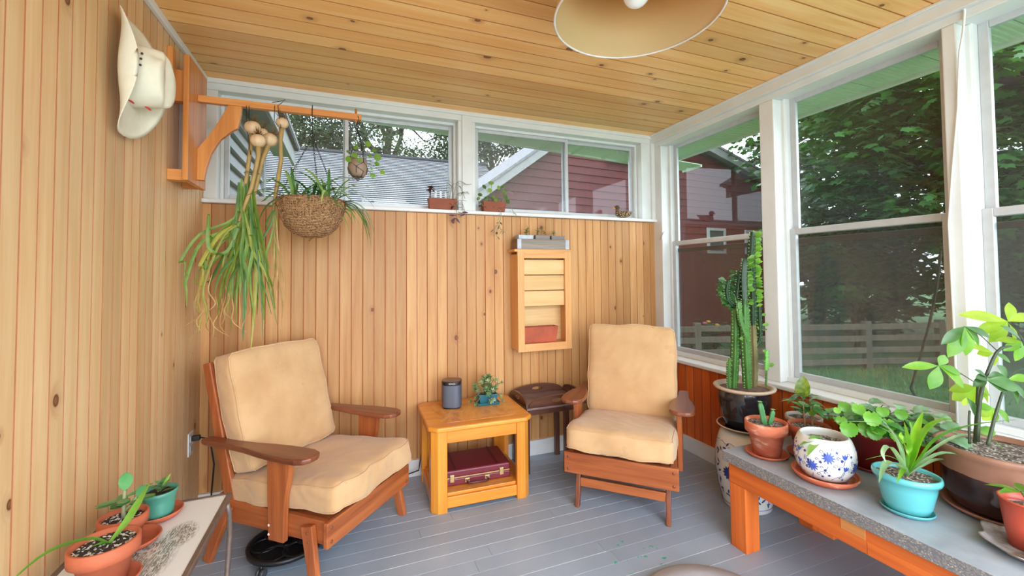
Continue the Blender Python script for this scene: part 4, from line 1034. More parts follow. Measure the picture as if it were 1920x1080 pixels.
for th in (0.0, 0.003):
    for j in range(rows):
        tt = j / (rows - 1)
        for i in range(n):
            a = 2 * PI * i / n
            w1 = tt * (0.30 if math.cos(a) < 0 else 0.5); u_ = math.cos(a) * (CU + (0.212 - CU) * tt); v_ = math.copysign(abs(math.sin(a)) ** (1 - w1), math.sin(a)) * (CV + (0.155 - CV) * tt)
            p = brim(u_, v_, tt); vs.append(p + V(th, 0, 0))
for s_ in range(2):
    b = s_ * rows * n
    for j in range(rows - 1):
        for i in range(n): f.append((b + j * n + i, b + j * n + (i + 1) % n, b + (j + 1) * n + (i + 1) % n, b + (j + 1) * n + i))
b = rows * n; j = rows - 1
for i in range(n): f.append((j * n + i, j * n + (i + 1) % n, b + j * n + (i + 1) % n, b + j * n + i))
m.add(vs, f, 0, True); m.fix = True; obj('brim', m, FELT, t)
m = MB(); vs = []; f = []; rows = 12
for j in range(rows + 1):
    q = j / rows
    for i in range(n):
        a = 2 * PI * i / n; u_, v_ = math.cos(a), math.sin(a)
        if q < 0.62: k = q / 0.62; rad = 1 - 0.10 * k ** 2; h_ = 0.024 + 0.100 * k
        else: k = (q - 0.62) / 0.38; rad = 0.90 * (1 - k ** 2.2); h_ = 0.124 + 0.012 * math.sin(k * PI * 0.7)
        uu, vv = u_ * CU * rad, v_ * CV * rad
        h_ -= 0.028 * math.exp(-(vv / 0.022) ** 2) * max(0, (q - 0.5) / 0.5)                     # crease along the top
        pin = math.exp(-((a if a < PI else a - 2 * PI) - 0.75) ** 2 / 0.12) + math.exp(-((a if a < PI else a - 2 * PI) + 0.75) ** 2 / 0.12)
        d = 0.018 * pin * math.exp(-((q - 0.62) / 0.2) ** 2)
        vs.append(hat_xf(uu - d * u_, vv - d * v_, h_))
for j in range(rows):
    for i in range(n): f.append((j * n + i, j * n + (i + 1) % n, (j + 1) * n + (i + 1) % n, (j + 1) * n + i))
m.add(vs, f, 0, True); m.fix = True; obj('crown', m, FELT, t)
EYE_M = plain('dark_eyelet', lin(40, 42, 40), 0.4)
for k in range(3):
    a = -PI / 2 + (1 - k) * 0.22 + 0.30; q = hat_xf(math.cos(a) * CU * 0.985, math.sin(a) * CV * 0.985, 0.082)
    obj('eyelet', MB().ball(q, (0.004, 0.003, 0.004), 8, 6), EYE_M, t)
RED = plain('red_cord', lin(190, 36, 40), 0.6)
for a, h_ in ((-2.75, 0.038), (-3.10, 0.075)):
    q = hat_xf(math.cos(a) * CU * 1.0, math.sin(a) * CV * 1.0, h_); obj('cord_knot', MB().tube([q + V(-0.006, -0.006, 0.002), q, q + V(0.008, 0.005, -0.006)], [0.0015, 0.004, 0.002], 6), RED, t)

# wooden bracket on the left wall, arm along the back window
BRK = {a: wood('bracket_fir_' + a, lin(216, 146, 78), lin(184, 108, 48), a, rough=0.4, jitter=0.08, coat=0.1) for a in 'xyz'}
AY = 2.42
t = thing('wall_bracket', 'wooden hanging bracket with long arm and curved brace by the back left corner', 'bracket', (XL, 2.40, 1.70))
obj('back_board', MB().box(-0.690, -0.668, 2.285, 2.545, 1.715, 2.285), BRK['z'], t, 0.003)
for ya in (2.300,):
    obj('spacer_block', MB().box(XL, -0.690, ya, ya + 0.05, 1.716, 1.765), BRK['x'], t, 0.003)
    obj('spacer_block', MB().box(XL, -0.690, ya + 0.02, ya + 0.065, 2.08, 2.225), BRK['z'], t, 0.003)
    obj('side_strip', MB().box(XL, XL + 0.022, ya - 0.02, ya + 0.02, 2.08, 2.31), BRK['z'], t, 0.003)
    obj('spacer_block', MB().box(XL, -0.690, 2.48, 2.535, 1.716, 1.765), BRK['x'], t, 0.003)
obj('arm', MB().box(-0.668, 0.068, AY - 0.016, AY + 0.016, 2.118, 2.150), BRK['x'], t, 0.003)
bz = [(-0.668, 1.742), (-0.640, 1.742), (-0.632, 1.80), (-0.612, 1.875), (-0.575, 1.945), (-0.530, 1.990), (-0.505, 2.008), (-0.495, 2.045), (-0.488, 2.118), (-0.545, 2.118), (-0.60, 1.998), (-0.668, 1.890)]
obj('brace', MB().prism(bz, 'y', AY - 0.013, AY + 0.013), BRK['z'], t, 0.002)
obj('end_peg', MB().tube([(0.040, AY, 2.105), (0.040, AY, 2.178)], 0.006, 8), BRK['z'], t)
STR = plain('black_string', lin(30, 28, 30), 0.7)

# garlic bunches hung upside down
GAR = plain('garlic_skin', lin(220, 188, 148), 0.5, 0.12, 10, 0.1)
ROOT = plain('dry_root', lin(120, 86, 52), 0.9, 0.3, 30)
GST = plain('garlic_stem', lin(172, 142, 86), 0.6, 0.25, 12)
GL = [leafmat('garlic_leaf_green', lin(92, 130, 50), lin(138, 164, 72), 0.45, 0.25), leafmat('garlic_leaf_yellow', lin(150, 160, 62), lin(192, 186, 96), 0.45, 0.3), leafmat('garlic_leaf_deep', lin(74, 116, 62), lin(112, 150, 84), 0.45, 0.25), leafmat('garlic_leaf_dry', lin(172, 132, 82), lin(204, 170, 116), 0.7, 0.2)]
def gar_leaf(t, px, wid, y0, y1, mat, r, tip=0.3):
    n = len(px); pts = []
    for i, (x, y) in enumerate(px): pts.append(at(x, y, y=y0 + (y1 - y0) * i / (n - 1)))
    fine = []                        # smooth the path
    for i in range(n - 1):
        p0, p1, p2, p3 = pts[max(i - 1, 0)], pts[i], pts[i + 1], pts[min(i + 2, n - 1)]
        for k in range(4):
            s_ = k / 4; fine.append(0.5 * ((2 * p1) + (p2 - p0) * s_ + (2 * p0 - 5 * p1 + 4 * p2 - p3) * s_ * s_ + (3 * p1 - p0 - 3 * p2 + p3) * s_ ** 3))
    fine.append(pts[-1]); L = len(fine)
    ws = [wid * (0.55 + 0.45 * min(1, 4 * k / L)) * min(1, (L - k) / (L * 0.4) + 0.04) for k in range(L)]
    a = r.uniform(-0.7, 0.7); obj('leaf', MB().blade(fine, ws, V(math.cos(a), math.sin(a), 0), 0.35), mat, t)
def bulb(t, px, py, rad, stem, r, yy=AY):
    c = at(px, py, y=yy); d = (at(*stem[1], y=yy) - c).normalized()
    def fn(p): return V(p.x * (1 + 0.06 * math.cos(6 * math.atan2(p.y, p.x))), p.y * (1 + 0.06 * math.cos(6 * math.atan2(p.y, p.x))), p.z)
    m = MB().ball((0, 0, 0), (rad, rad, rad * 0.92), 20, 12, fn=fn); m.xf(Matrix.Translation(c) @ (d.to_track_quat('Z', 'Y').to_matrix().to_4x4())); obj('bulb', m, GAR, t)
    m = MB()
    for k in range(40):
        a = V(r.gauss(0, 1), r.gauss(0, 1), r.gauss(0, 1)); q = c - d * rad * 0.85
        e = q + (-d * 1.0 + a * 0.9).normalized() * r.uniform(0.015, 0.05); m.tube([q + a * 0.004, q.lerp(e, .6) + a * 0.003, e], [0.0012, 0.001, 0.0005], 4)
    obj('roots', m, ROOT, t, kind='stuff')
    pts = [c + d * rad * 0.6] + [at(x, y, y=yy) for x, y in stem[1:]]
    obj('stem', MB().tube(pts, [0.013] + [0.010] * (len(pts) - 2) + [0.007], 8), GST, t)
r = random.Random(4)
t = thing('garlic_bunch', 'big upside-down bunch of garlic with long green leaves hung from the bracket arm', 'garlic', at(462, 205, y=AY))
bulb(t, 474, 240, 0.037, [(474, 240), (470, 275), (463, 330), (452, 400)], r)
bulb(t, 484, 264, 0.035, [(484, 262), (484, 295), (472, 350), (448, 415)], r, AY - 0.03)
bulb(t, 507, 262, 0.035, [(506, 262), (492, 300), (480, 350), (462, 420)], r, AY + 0.02)
bulb(t, 492, 250, 0.028, [(490, 252), (488, 290), (478, 340), (470, 410)], r, AY + 0.045)
for dx in (0, 5): obj('string', MB().tube([at(462 + dx, 198, y=AY - 0.017), at(462 + dx, 232, y=AY - 0.01), at(470 + dx * 3, 290, y=AY - .02)], 0.0016, 5), STR, t)
obj('tie', MB().ring(at(472, 325, y=AY), 0.032, 0.0016, 18, 5), plain('green_tie', lin(70, 110, 70), 0.6), t)
ends = [(350, 575), (372, 622), (345, 520), (392, 560), (398, 470), (408, 600), (420, 500), (432, 620), (388, 610), (445, 545), (455, 640), (462, 590), (470, 520), (478, 610), (485, 560), (470, 655), (495, 600), (492, 640), (505, 540), (515, 580), (440, 480), (415, 560), (380, 530), (425, 590), (455, 470), (500, 480), (475, 470), (402, 520), (520, 610), (488, 500), (435, 560), (462, 560)]
for k, (ex, ey) in enumerate(ends + [(x_ + r.uniform(-14, 14), y_ - r.uniform(10, 70)) for x_, y_ in ends[3:]]):
    sx = 462 + r.uniform(-14, 16); ty = r.uniform(330, 390); wd = r.uniform(0.009, 0.019)
    mx = sx + (ex - sx) * 0.35 + r.uniform(-6, 6); my = ty + (ey - ty) * 0.28
    if ex < 400: path = [(sx, ty), (sx - 18, ty + 60), (ex + 30, ty + 90), (ex + r.uniform(-10, 4), (ty + 110 + ey) / 2), (ex + r.uniform(-2, 6), ey - 30), (ex, ey)]
    else: path = [(sx, ty), (sx + (ex - sx) * .2, ty + (ey - ty) * .25), (mx, my + 40), (sx + (ex - sx) * .8 + r.uniform(-5, 5), ty + (ey - ty) * .75), (ex, ey)]
    gar_leaf(t, path, wd, AY + r.uniform(-.03, .03), AY + r.uniform(-.10, .08), GL[(0, 1, 0, 2, 0, 0, 2)[k % 7]], r)
for k in range(16):
    ex, ey = r.uniform(360, 520), r.uniform(570, 635); gar_leaf(t, [(ex + r.uniform(-8, 8), ey - 70), (ex + r.uniform(-9, 9), ey - 40), (ex + r.uniform(-12, 12), ey - 15), (ex + r.uniform(-25, 25), ey + 5)], 0.005, AY - 0.03, AY + r.uniform(-.08, .05), GL[3], r)
t = thing('garlic_stalk', 'single garlic hung by its roots beside the big bunch, with withered leaves', 'garlic', at(520, 200, y=AY))
bulb(t, 529, 231, 0.030, [(529, 231), (526, 262), (527, 300), (520, 345), (512, 395)], r, AY + 0.0)
obj('string', MB().tube([at(515, 198, y=AY - 0.018), at(514, 228, y=AY - .018), at(527, 240, y=AY - .028), at(523, 215, y=AY - .018), at(521, 198, y=AY - .018), at(528, 193, y=AY - .01), at(535, 187, y=AY), at(525, 190, y=AY - .018), at(510, 192, y=AY - .018)], 0.0017, 5), STR, t)
for k, (ex, ey, mi) in enumerate([(492, 470, 2), (500, 520, 0), (508, 560, 3), (519, 600, 3), (526, 635, 3), (512, 480, 1), (522, 545, 3), (503, 430, 2), (516, 520, 0), (530, 590, 3)]):
    sx, ty = 514 + r.uniform(-3, 3), r.uniform(380, 410)
    gar_leaf(t, [(sx, ty), (sx + (ex - sx) * .5 + r.uniform(-6, 6), ty + (ey - ty) * .35), (ex + r.uniform(-5, 5), ty + (ey - ty) * .7), (ex, ey)], 0.010 if mi != 3 else 0.006, AY, AY + r.uniform(-.05, .05), GL[mi], r)
gar_leaf(t, [(514, 360), (505, 366), (495, 375), (489, 378)], 0.010, AY, AY - .04, GL[2], r); gar_leaf(t, [(520, 332), (508, 336), (500, 342)], 0.008, AY, AY - .04, GL[2], r)

# hanging woven basket of spider plant
def wicker():
    t = NT('sea_grass_weave'); v = t.coord()
    w1 = t.n('TexWave', wave_type='BANDS', bands_direction='Z'); w1.inputs['Scale'].default_value = 42; w1.inputs['Distortion'].default_value = 5; w1.inputs['Detail'].default_value = 2; w1.inputs['Detail Scale'].default_value = 3; t.l(v, w1.inputs[0])
    nz = t.noise(t.map(v, (1, 1, 0.25)), 150, 4); h = t.math('ADD', t.math('MULTIPLY', w1.outputs['Fac'], 0.35), nz)
    t.set(Base_Color=t.ramp(h, [(0.42, lin(84, 54, 34)), (0.62, lin(164, 116, 76)), (0.85, lin(204, 162, 116))]), Roughness=0.9); t.bump(h, 1.0, 0.012); return t.m
SPG = [leafmat('spider_leaf', lin(92, 142, 66), lin(136, 178, 98), 0.4, 0.3), leafmat('spider_leaf_dark', lin(58, 100, 54), lin(92, 136, 76), 0.4, 0.25), leafmat('spider_leaf_pale', lin(150, 190, 110), lin(188, 210, 146), 0.4, 0.35)]
SOIL = plain('potting_soil', lin(58, 46, 40), 0.95, 0.4, 60, 0.8)
def perlite(name, stops):
    t = NT(name); v = t.coord(); vo = t.n('TexVoronoi'); vo.inputs['Scale'].default_value = 170; t.l(v, vo.inputs['Vector'])
    s = t.n('SeparateColor'); t.l(vo.outputs['Color'], s.inputs[0])
    t.set(Base_Color=t.ramp(s.outputs[0], stops), Roughness=0.95); t.bump(s.outputs[1], 0.6, 0.004); return t.m
PERW = perlite('soil_with_perlite', [(0.0, lin(40, 32, 30)), (0.72, lin(66, 52, 46)), (0.76, lin(206, 200, 196)), (1.0, lin(232, 228, 224))])
PERL = perlite('gritty_soil', [(0.0, lin(64, 50, 44)), (0.5, lin(104, 88, 78)), (0.8, lin(158, 144, 134)), (1.0, lin(206, 198, 190))])
bc = V(-0.172, AY, 0)
t = thing('hanging_basket', 'woven sea grass basket of spider plant hanging on black chains from the arm', 'hanging plant', (bc.x, AY, 2.118))
prof = [(0.001, 1.478), (0.05, 1.482), (0.09, 1.50), (0.125, 1.535), (0.148, 1.58), (0.162, 1.64), (0.168, 1.672), (0.160, 1.674), (0.150, 1.655), (0.0, 1.65)]
obj('basket', MB().lathe([(rr, z_) for rr, z_ in prof], (bc.x, bc.y, 0), 40, bottom=False), wicker(), t)
m = MB(); r = random.Random(8)
for k in range(420):      # loose ends of the weave
    a = r.uniform(0, 2 * PI); q = r.uniform(0.15, 1); i = q * 5.0; j = int(i); rr = prof[j + 1][0] * (i - j) + prof[j][0] * (1 - i + j); zz = prof[j + 1][1] * (i - j) + prof[j][1] * (1 - i + j)
    if rr < 0.03: continue
    p0 = V(bc.x + math.cos(a) * (rr + .002), bc.y + math.sin(a) * (rr + .002), zz); a2 = a + r.uniform(-.10, .10)
    p1 = V(bc.x + math.cos(a2) * (rr + .005), bc.y + math.sin(a2) * (rr + .005), zz + r.uniform(0.012, 0.03)); m.tube([p0, p1], 0.0022, 4)
obj('weave_ends', m, plain('sea_grass_straw', lin(176, 130, 86), 0.9, 0.35, 60), t, kind='stuff')
obj('liner_tail', MB().tube([(bc.x, bc.y, 1.48), (bc.x - .012, bc.y - .01, 1.462)], [.006, .003], 6), ROOT, t)
hk = V(bc.x, AY, 2.02)
obj('hook', MB().tube([(bc.x, AY - .018, 2.165), (bc.x - .002, AY - .018, 2.11), (bc.x, AY - .004, 2.055), hk], 0.0024, 6).ring(hk + V(0, 0, -.006), 0.010, 0.0022, 16, 5, axis='y'), IRON, t)
for k, a in enumerate((math.radians(200), math.radians(320), math.radians(80))):
    e = V(bc.x + math.cos(a) * 0.158, bc.y + math.sin(a) * 0.158, 1.672); s_ = hk + V(0, 0, -.014); n = 30; m = MB(); d = (e - s_).normalized(); u = d.orthogonal().normalized(); w_ = d.cross(u)
    for i in range(n):
        c_ = s_.lerp(e, (i + .5) / n); hl = (e - s_).length / n * 0.62; sd = u if i % 2 else w_
        m.tube([c_ + d * hl * math.cos(x_) + sd * 0.0042 * math.sin(x_) for x_ in [2 * PI * q / 8 for q in range(9)]], 0.0012, 4)
    obj('chain', m, IRON, t)
def spider(t, c, n, Lr, r, mats, w=0.016, lo=0.25, hi=1.35, droop=1.0, bias=None, segs=9):
    for k in range(n):
        a = r.uniform(0, 2 * PI) if bias is None else bias(k); el = r.uniform(lo, hi); L = r.uniform(*Lr)
        d = V(math.cos(a) * math.cos(el), math.sin(a) * math.cos(el), math.sin(el)); pts = [V(*c) + V(math.cos(a), math.sin(a), 0) * 0.008]; v = d.copy()
        for i in range(segs):
            v = (v + V(0, 0, -droop * (0.10 + 0.32 * (i / segs)) * (L / 0.3))).normalized(); pts.append(pts[-1] + v * L / segs)
        ws = [w * (0.6 + 0.4 * min(1, i / 2)) * min(1, (segs - i) / 4 + 0.05) for i in range(segs + 1)]
        obj('leaf', MB().blade(pts, ws, V(-math.sin(a), math.cos(a), 0), 0.4), r.choice(mats), t)
obj('soil', MB().lathe([(0.0, 1.657), (0.155, 1.657)], (bc.x, bc.y, 0), 24, bottom=False), SOIL, t)
for cxo, cyo, n in ((0, 0, 26), (-0.08, -0.03, 12), (0.08, -0.02, 18), (0.02, 0.06, 8)): spider(t, (bc.x + cxo, bc.y + cyo, 1.66), n, (0.17, 0.32), r, SPG[:2] * 2 + SPG[2:], 0.016, 0.2, 1.3, 1.0)
spider(t, (bc.x - .06, bc.y - .02, 1.66), 1, (0.17, 0.18), r, [SPG[2]], 0.016, 1.5, 1.52, 0.1)
spider(t, (bc.x + 0.12, bc.y - .05, 1.665), 9, (0.24, 0.34), r, SPG[:2], 0.013, 0.0, 0.4, 1.7, lambda k: -0.6 + 0.12 * k)

# small macrame pot of pilea at the arm's end
TERP = plain('pale_brown_clay', lin(150, 126, 108), 0.7, 0.18, 20, 0.15)
pc = V(0.050, AY, 0)
t = thing('hanging_pilea_pot', 'small pot of round-leaved pilea in a knotted net at the arm tip', 'hanging plant', (pc.x, AY, 2.118))
obj('pot', MB().lathe([(0.030, 1.812), (0.044, 1.83), (0.049, 1.86), (0.047, 1.905), (0.043, 1.905), (0.043, 1.895), (0.0, 1.893)], (pc.x, pc.y, 0), 28), TERP, t)
kn = V(pc.x, AY, 2.072); m = MB()
for k in range(4):
    a = math.radians(35 + 90 * k); b_ = math.radians(80 + 90 * k)
    P = lambda a_, rr, z_: V(pc.x + math.cos(a_) * rr, pc.y + math.sin(a_) * rr, z_)
    m.tube([kn, P(a, 0.047, 1.912), P(a, 0.0505, 1.885), P(b_, 0.0515, 1.858), P(b_ + .78, 0.0505, 1.835), P(b_ + .78, 0.03, 1.808), V(pc.x, pc.y, 1.800)], 0.0017, 5)
    m.tube([P(a, 0.0505, 1.885), P(a - .78, 0.0515, 1.858), P(a - .8, 0.046, 1.83), V(pc.x, pc.y, 1.800)], 0.0017, 5)
m.tube([kn + V(0, 0, 0.0), kn + V(.008, -.012, .03), (pc.x, AY - .018, 2.135), (pc.x, AY, 2.152), (pc.x, AY + .018, 2.135), kn], 0.0018, 5)
obj('net', m, STR, t); obj('tassel', MB().ball((pc.x, pc.y, 1.797), (.010, .010, .006), 8, 5), plain('net_tassel', lin(120, 104, 104), 0.9), t)
PIL = leafmat('pilea_leaf', lin(96, 138, 48), lin(126, 162, 72), 0.3, 0.25); PST = plain('pilea_stem', lin(110, 120, 70), 0.6)
def disc_leaf(t, c, nrm, rad, mat, stem_from, stem_m=None, sr=0.0014):
    c, nrm = V(*c), V(*nrm).normalized(); u = nrm.orthogonal().normalized(); w_ = nrm.cross(u); n = 14
    vs = [c + nrm * rad * 0.10] + [c + (u * math.cos(2 * PI * i / n) + w_ * math.sin(2 * PI * i / n)) * rad for i in range(n)]
    l_ = obj('leaf', MB().add(vs, [(0, i + 1, (i + 1) % n + 1) for i in range(n)], 0, True), mat, t)
    if stem_from is not None:
        s_ = V(*stem_from); obj('petiole', MB().tube([s_, s_.lerp(c, .5) + V(0, 0, .012), c], sr, 5), stem_m or PST, l_)
for px, py, rad, yy in [(655, 298, .021, -.03), (667, 276, .014, .0), (690, 270, .017, -.01), (702, 282, .012, .02), (665, 291, .017, -.05), (674, 300, .013, -.056), (708, 295, .020, -.02), (707, 307, .014, .01), (699, 329, .015, -.03), (697, 316, .006, -.02), (717, 323, .015, .0), (652, 284, .008, 0.03), (694, 292, .010, -.02)]:
    p = at(px, py, y=AY + yy); disc_leaf(t, p, V(r.uniform(-.4, .4), -1, r.uniform(0.0, .6)), rad, PIL, V(pc.x + r.uniform(-.02, .02), pc.y + r.uniform(-.02, .02), 1.895))

# ------------------------------------------------------------------ pots
TERRA = plain('terracotta', lin(188, 98, 66), 0.75, 0.14, 14, 0.12)
def terra_worn():
    t = NT('limed_terracotta'); v = t.coord(); n1 = t.noise(t.map(v, (1, 1, 2.2)), 13, 6, 0.5)
    t.set(Base_Color=t.ramp(n1, [(0.4, lin(196, 98, 66)), (0.56, lin(204, 116, 84)), (0.7, lin(226, 186, 164))]), Roughness=0.8); t.bump(n1, 0.15, 0.004); return t.m
TERRW = terra_worn()
def pot_prof(r0, r1, h, lip=0.0, liph=0.0, wall=0.006, soil=0.015):
    """flower pot outline from the foot up, over the rim and down to the soil"""
    p = [(r0, 0.0)]
    if lip: p += [(r1 - lip - (r1 - lip - r0) * liph / h, h - liph), (r1 - lip * 0.1, h - liph), (r1, h - liph * 0.5), (r1, h - 0.002), (r1 - 0.002, h)]
    else: p += [(r0 + (r1 - r0) * .5, h * .5), (r1, h - 0.002), (r1 - 0.002, h)]
    return p + [(r1 - wall, h), (r1 - wall - 0.003, h - soil)]
def pot(name, label, loc, prof, mat, soil_m, soil_z, soil_r, cat='potted plant', sx=1, sy=1, rotz=0, n=40):
    t = thing(name, label, cat, loc)
    local('pot', MB().lathe(prof, (0, 0, 0), n, sx=sx, sy=sy, rotz=rotz), mat, t)
    m = MB(); rr = random.Random(int(loc[0] * 991 + loc[1] * 77)); K = 7; N = 28; vs = [(0, 0, soil_z + 0.003)]; f = []
    for j in range(1, K + 1):
        for i in range(N):
            a = 2 * PI * i / N; q = soil_r * j / K; c_, s_ = math.cos(rotz), math.sin(rotz); x, y = q * math.cos(a) * sx, q * math.sin(a) * sy
            vs.append((x * c_ - y * s_, x * s_ + y * c_, soil_z + rr.uniform(-.0025, .0035) - (0.002 if j == K else 0)))
    f += [(0, 1 + i, 1 + (i + 1) % N) for i in range(N)]
    for j in range(K - 1): f += [(1 + j * N + i, 1 + (j + 1) * N + i, 1 + (j + 1) * N + (i + 1) % N, 1 + j * N + (i + 1) % N) for i in range(N)]
    local('soil', m.add(vs, f, 0, True), soil_m, t)
    return t
def saucer(name, label, loc, r, h, mat, sx=1, sy=1, rotz=0):
    o = MB().lathe([(r * 0.80, 0), (r * 0.93, h * 0.45), (r, h * 0.85), (r * 0.995, h), (r * 0.95, h), (r * 0.87, h * 0.42), (r * 0.78, h * 0.30), (0.0, h * 0.28)], (0, 0, 0), 44, sx=sx, sy=sy, rotz=rotz)
    q = local(name, o, mat, None); q.location = loc; return tag(q, label, 'saucer')

BZ = 0.4355      # bench top
SD = {}
# small cactus, at the bench end
CACT = plain('cactus_green', lin(74, 132, 78), 0.5, 0.2, 14); CACTL = plain('cactus_rib_edge', lin(150, 182, 120), 0.5); 
c = V(1.812, 1.442, BZ)
saucer('saucer', 'terracotta saucer under the little cactus pot at the bench end', c, 0.089, 0.017, TERRA)
t = pot('potted_cactus', 'lime-stained terracotta pot of two small green cactus stubs at the bench end', c + V(0, 0, 0.0052), pot_prof(0.056, 0.088, 0.150, 0.007, 0.046, 0.007), TERRW, PERL, 0.135, 0.079)
def ribbed(pts, rads, ribs, depth, scal=0.0, n_per=4, phase=0.0):
    """a ribbed succulent column: star section swept up pts, edges notched"""
    pts = [V(*p) for p in pts]; n = ribs * n_per; m = MB(); vs = []; f = []; u = V(1, 0, 0)
    L = len(pts)
    for k in range(L):
        d = (pts[min(k + 1, L - 1)] - pts[max(k - 1, 0)]).normalized(); u = (u - d * u.dot(d)).normalized(); w_ = d.cross(u)
        for i in range(n):
            a = 2 * PI * i / n + phase; q = (math.cos(a * ribs - phase * ribs) + 1) / 2
            R = rads[k] * (1 - depth + depth * q ** 1.6) * (1 + (scal * q if k % 2 else 0)); vs.append(pts[k] + (u * math.cos(a) + w_ * math.sin(a)) * R)
    f = [(k * n + i, k * n + (i + 1) % n, (k + 1) * n + (i + 1) % n, (k + 1) * n + i) for k in range(L - 1) for i in range(n)] + [tuple((L - 1) * n + i for i in range(n))]
    mi = []
    for k in range(L - 1):
        for i in range(n): mi.append(1 if i % n_per in (0, n_per - 1) and False else 0)
    return m.add(vs, f, 0, True)
def interp(pts, n):
    pts = [V(*p) for p in pts]; out = []
    for i in range(n + 1):
        q = i / n * (len(pts) - 1); j = min(int(q), len(pts) - 2); s_ = q - j
        p0, p1, p2, p3 = pts[max(j - 1, 0)], pts[j], pts[j + 1], pts[min(j + 2, len(pts) - 1)]
        out.append(0.5 * ((2 * p1) + (p2 - p0) * s_ + (2 * p0 - 5 * p1 + 4 * p2 - p3) * s_ * s_ + (3 * p1 - p0 - 3 * p2 + p3) * s_ ** 3))
    return out
def taper(n, r, tip=0.35): return [r * (0.8 + 0.2 * min(1, i / 3)) * (1 if i < n * .75 else 1 - (1 - tip) * ((i - n * .75) / (n * .25)) ** 2) for i in range(n + 1)]
r = random.Random(14)
for (bx, by), (ex, ey), h, rad in [((-.008, .0), (-.026, .006), .100, .015), ((.012, -.01), (.022, -.022), .066, .012), ((.0, .016), (.004, .02), .045, .010)]:
    n = 14; P = interp([(bx, by, .135), ((bx + ex) / 2, (by + ey) / 2, .135 + h * .5), (ex, ey, .135 + h)], n)
    s_ = local('stem', ribbed(P, taper(n, rad, .5), 4, .35, .12), CACT, t)
    m = MB()
    for k in range(9):
        a = 2 * PI * k / 9; m.leaf(P[-1], (math.cos(a), math.sin(a), .8), (0, 0, 1), .014, .005, 3)
    local('tip_leaves', m, CACTL, s_)

# white footed pot with croton, behind
WPOT = plain('white_glaze_pot', lin(214, 208, 204), 0.3, 0.06, 8)
CROT = leafmat('croton_leaf', lin(66, 130, 44), lin(190, 190, 60), 0.25, 0.3, 55); CROTD = leafmat('croton_dark_leaf', lin(46, 90, 48), lin(120, 150, 110), 0.25, 0.2, 40)
c = V(2.150, 1.500, BZ)
t = pot('potted_croton', 'white rimmed grey pot of croton with one big upright leaf, nearest the stained wall', c, pot_prof(0.055, 0.081, 0.118, 0.005, 0.02, 0.008), WPOT, PERL, 0.103, 0.071)
local('stem', MB().tube([(0, 0, .10), (.004, 0, .16), (-.004, .004, .22)], [.005, .0045, .004], 6), PST, t)
vd = -(V(c.x, c.y, 0)).normalized(); vp = V(-vd.y, vd.x, 0)
local('leaf', MB().leaf((-.004, .004, .21), (vp * 0.10 + V(0, 0, 1)), vd, .105, .066, 8, .12, .15, lambda q: math.sin(PI * q ** .75) ** .6), CROT, t)
for k, (a, el, L, W, mt) in enumerate([(0.4, .25, .10, .03, CROT), (-0.3, .05, .12, .032, CROTD), (2.6, .15, .10, .03, CROTD), (3.4, .5, .08, .028, CROTD), (1.6, .4, .09, .03, CROTD), (-1.2, .2, .10, .03, CROTD), (4.2, .1, .09, .03, CROTD), (0.9, -.1, .11, .03, CROTD)]):
    d = vp * -math.cos(a) + vd * math.sin(a) + V(0, 0, el); local('leaf', MB().leaf((0, 0, .19 + .006 * k), d, (0, 0, 1), L, W, 6, .3, .2), mt, t)

# terracotta pot of jade-like cuttings
JADE = leafmat('rubbery_leaf', lin(76, 132, 70), lin(116, 162, 104), 0.22, 0.12)
c = V(1.985, 1.362, BZ)
saucer('saucer', 'pinkish terracotta saucer under the pot of upright rubbery cuttings', c, 0.090, 0.018, TERRA)
t = pot('potted_cuttings', 'terracotta pot with three upright rubbery-leaved cuttings, behind the floral bowl', c + V(0, 0, 0.0055), pot_prof(0.056, 0.085, 0.136, 0.006, 0.036, 0.007), TERRA, PERL, 0.120, 0.076)
for (bx, by), h, lean in [((-.016, .006), .105, (-.01, .0)), ((.012, -.01), .13, (.0, .01)), ((.034, .008), .10, (.012, 0))]:
    P = interp([(bx, by, .118), (bx + lean[0] * .5, by + lean[1] * .5, .118 + h * .6), (bx + lean[0], by + lean[1], .118 + h)], 6); local('stem', MB().tube(P, [.004] * 4 + [.0035, .003, .0025], 6), plain('brown_stem', lin(140, 108, 72), 0.7), t)
    for k in range(7):
        a = r.uniform(0, 2 * PI); q = P[3 + k % 4]; local('leaf', MB().leaf(q, (math.cos(a), math.sin(a), r.uniform(.0, .7)), (0, 0, 1), r.uniform(.045, .065), r.uniform(.026, .034), 6, .1, .25, lambda q: math.sin(PI * q ** 1.15) ** .75), JADE, t)

# floral bowl pot: flowers and vines drawn on the glaze as thin raised pieces
BLUE = plain('cobalt_glaze', lin(70, 92, 178), 0.25, 0.25, 40); BLUED = plain('navy_vine_glaze', lin(44, 56, 124), 0.3)
CREAM = plain('ivory_glaze', lin(224, 222, 218), 0.18, 0.03, 6, coat=0.3)
bp = [(0.052, 0.0), (0.078, 0.012), (0.098, 0.045), (0.1075, 0.085), (0.104, 0.125), (0.092, 0.158), (0.084, 0.170), (0.080, 0.172), (0.076, 0.168), (0.083, 0.150), (0.085, 0.135)]
c = V(1.822, 1.190, BZ)
saucer('saucer', 'wide worn terracotta saucer under the blue and white floral bowl', c, 0.116, 0.030, TERRW)
c = c + V(0, 0, 0.0095)
t = pot('floral_bowl_planter', 'round ivory planter painted with blue flowers and vines, on a wide saucer', c, bp, CREAM, PERL, 0.140, 0.083)
def bowl_r(z, prof=bp[:7]):
    for (r0, z0), (r1, z1) in zip(prof[:-1], prof[1:]):
        if z0 <= z <= z1: return r0 + (r1 - r0) * (z - z0) / (z1 - z0)
    return prof[-1][0]
def on(a, z, rf, off=0.0006): q = rf(z) + off; return V(math.cos(a) * q, math.sin(a) * q, z)
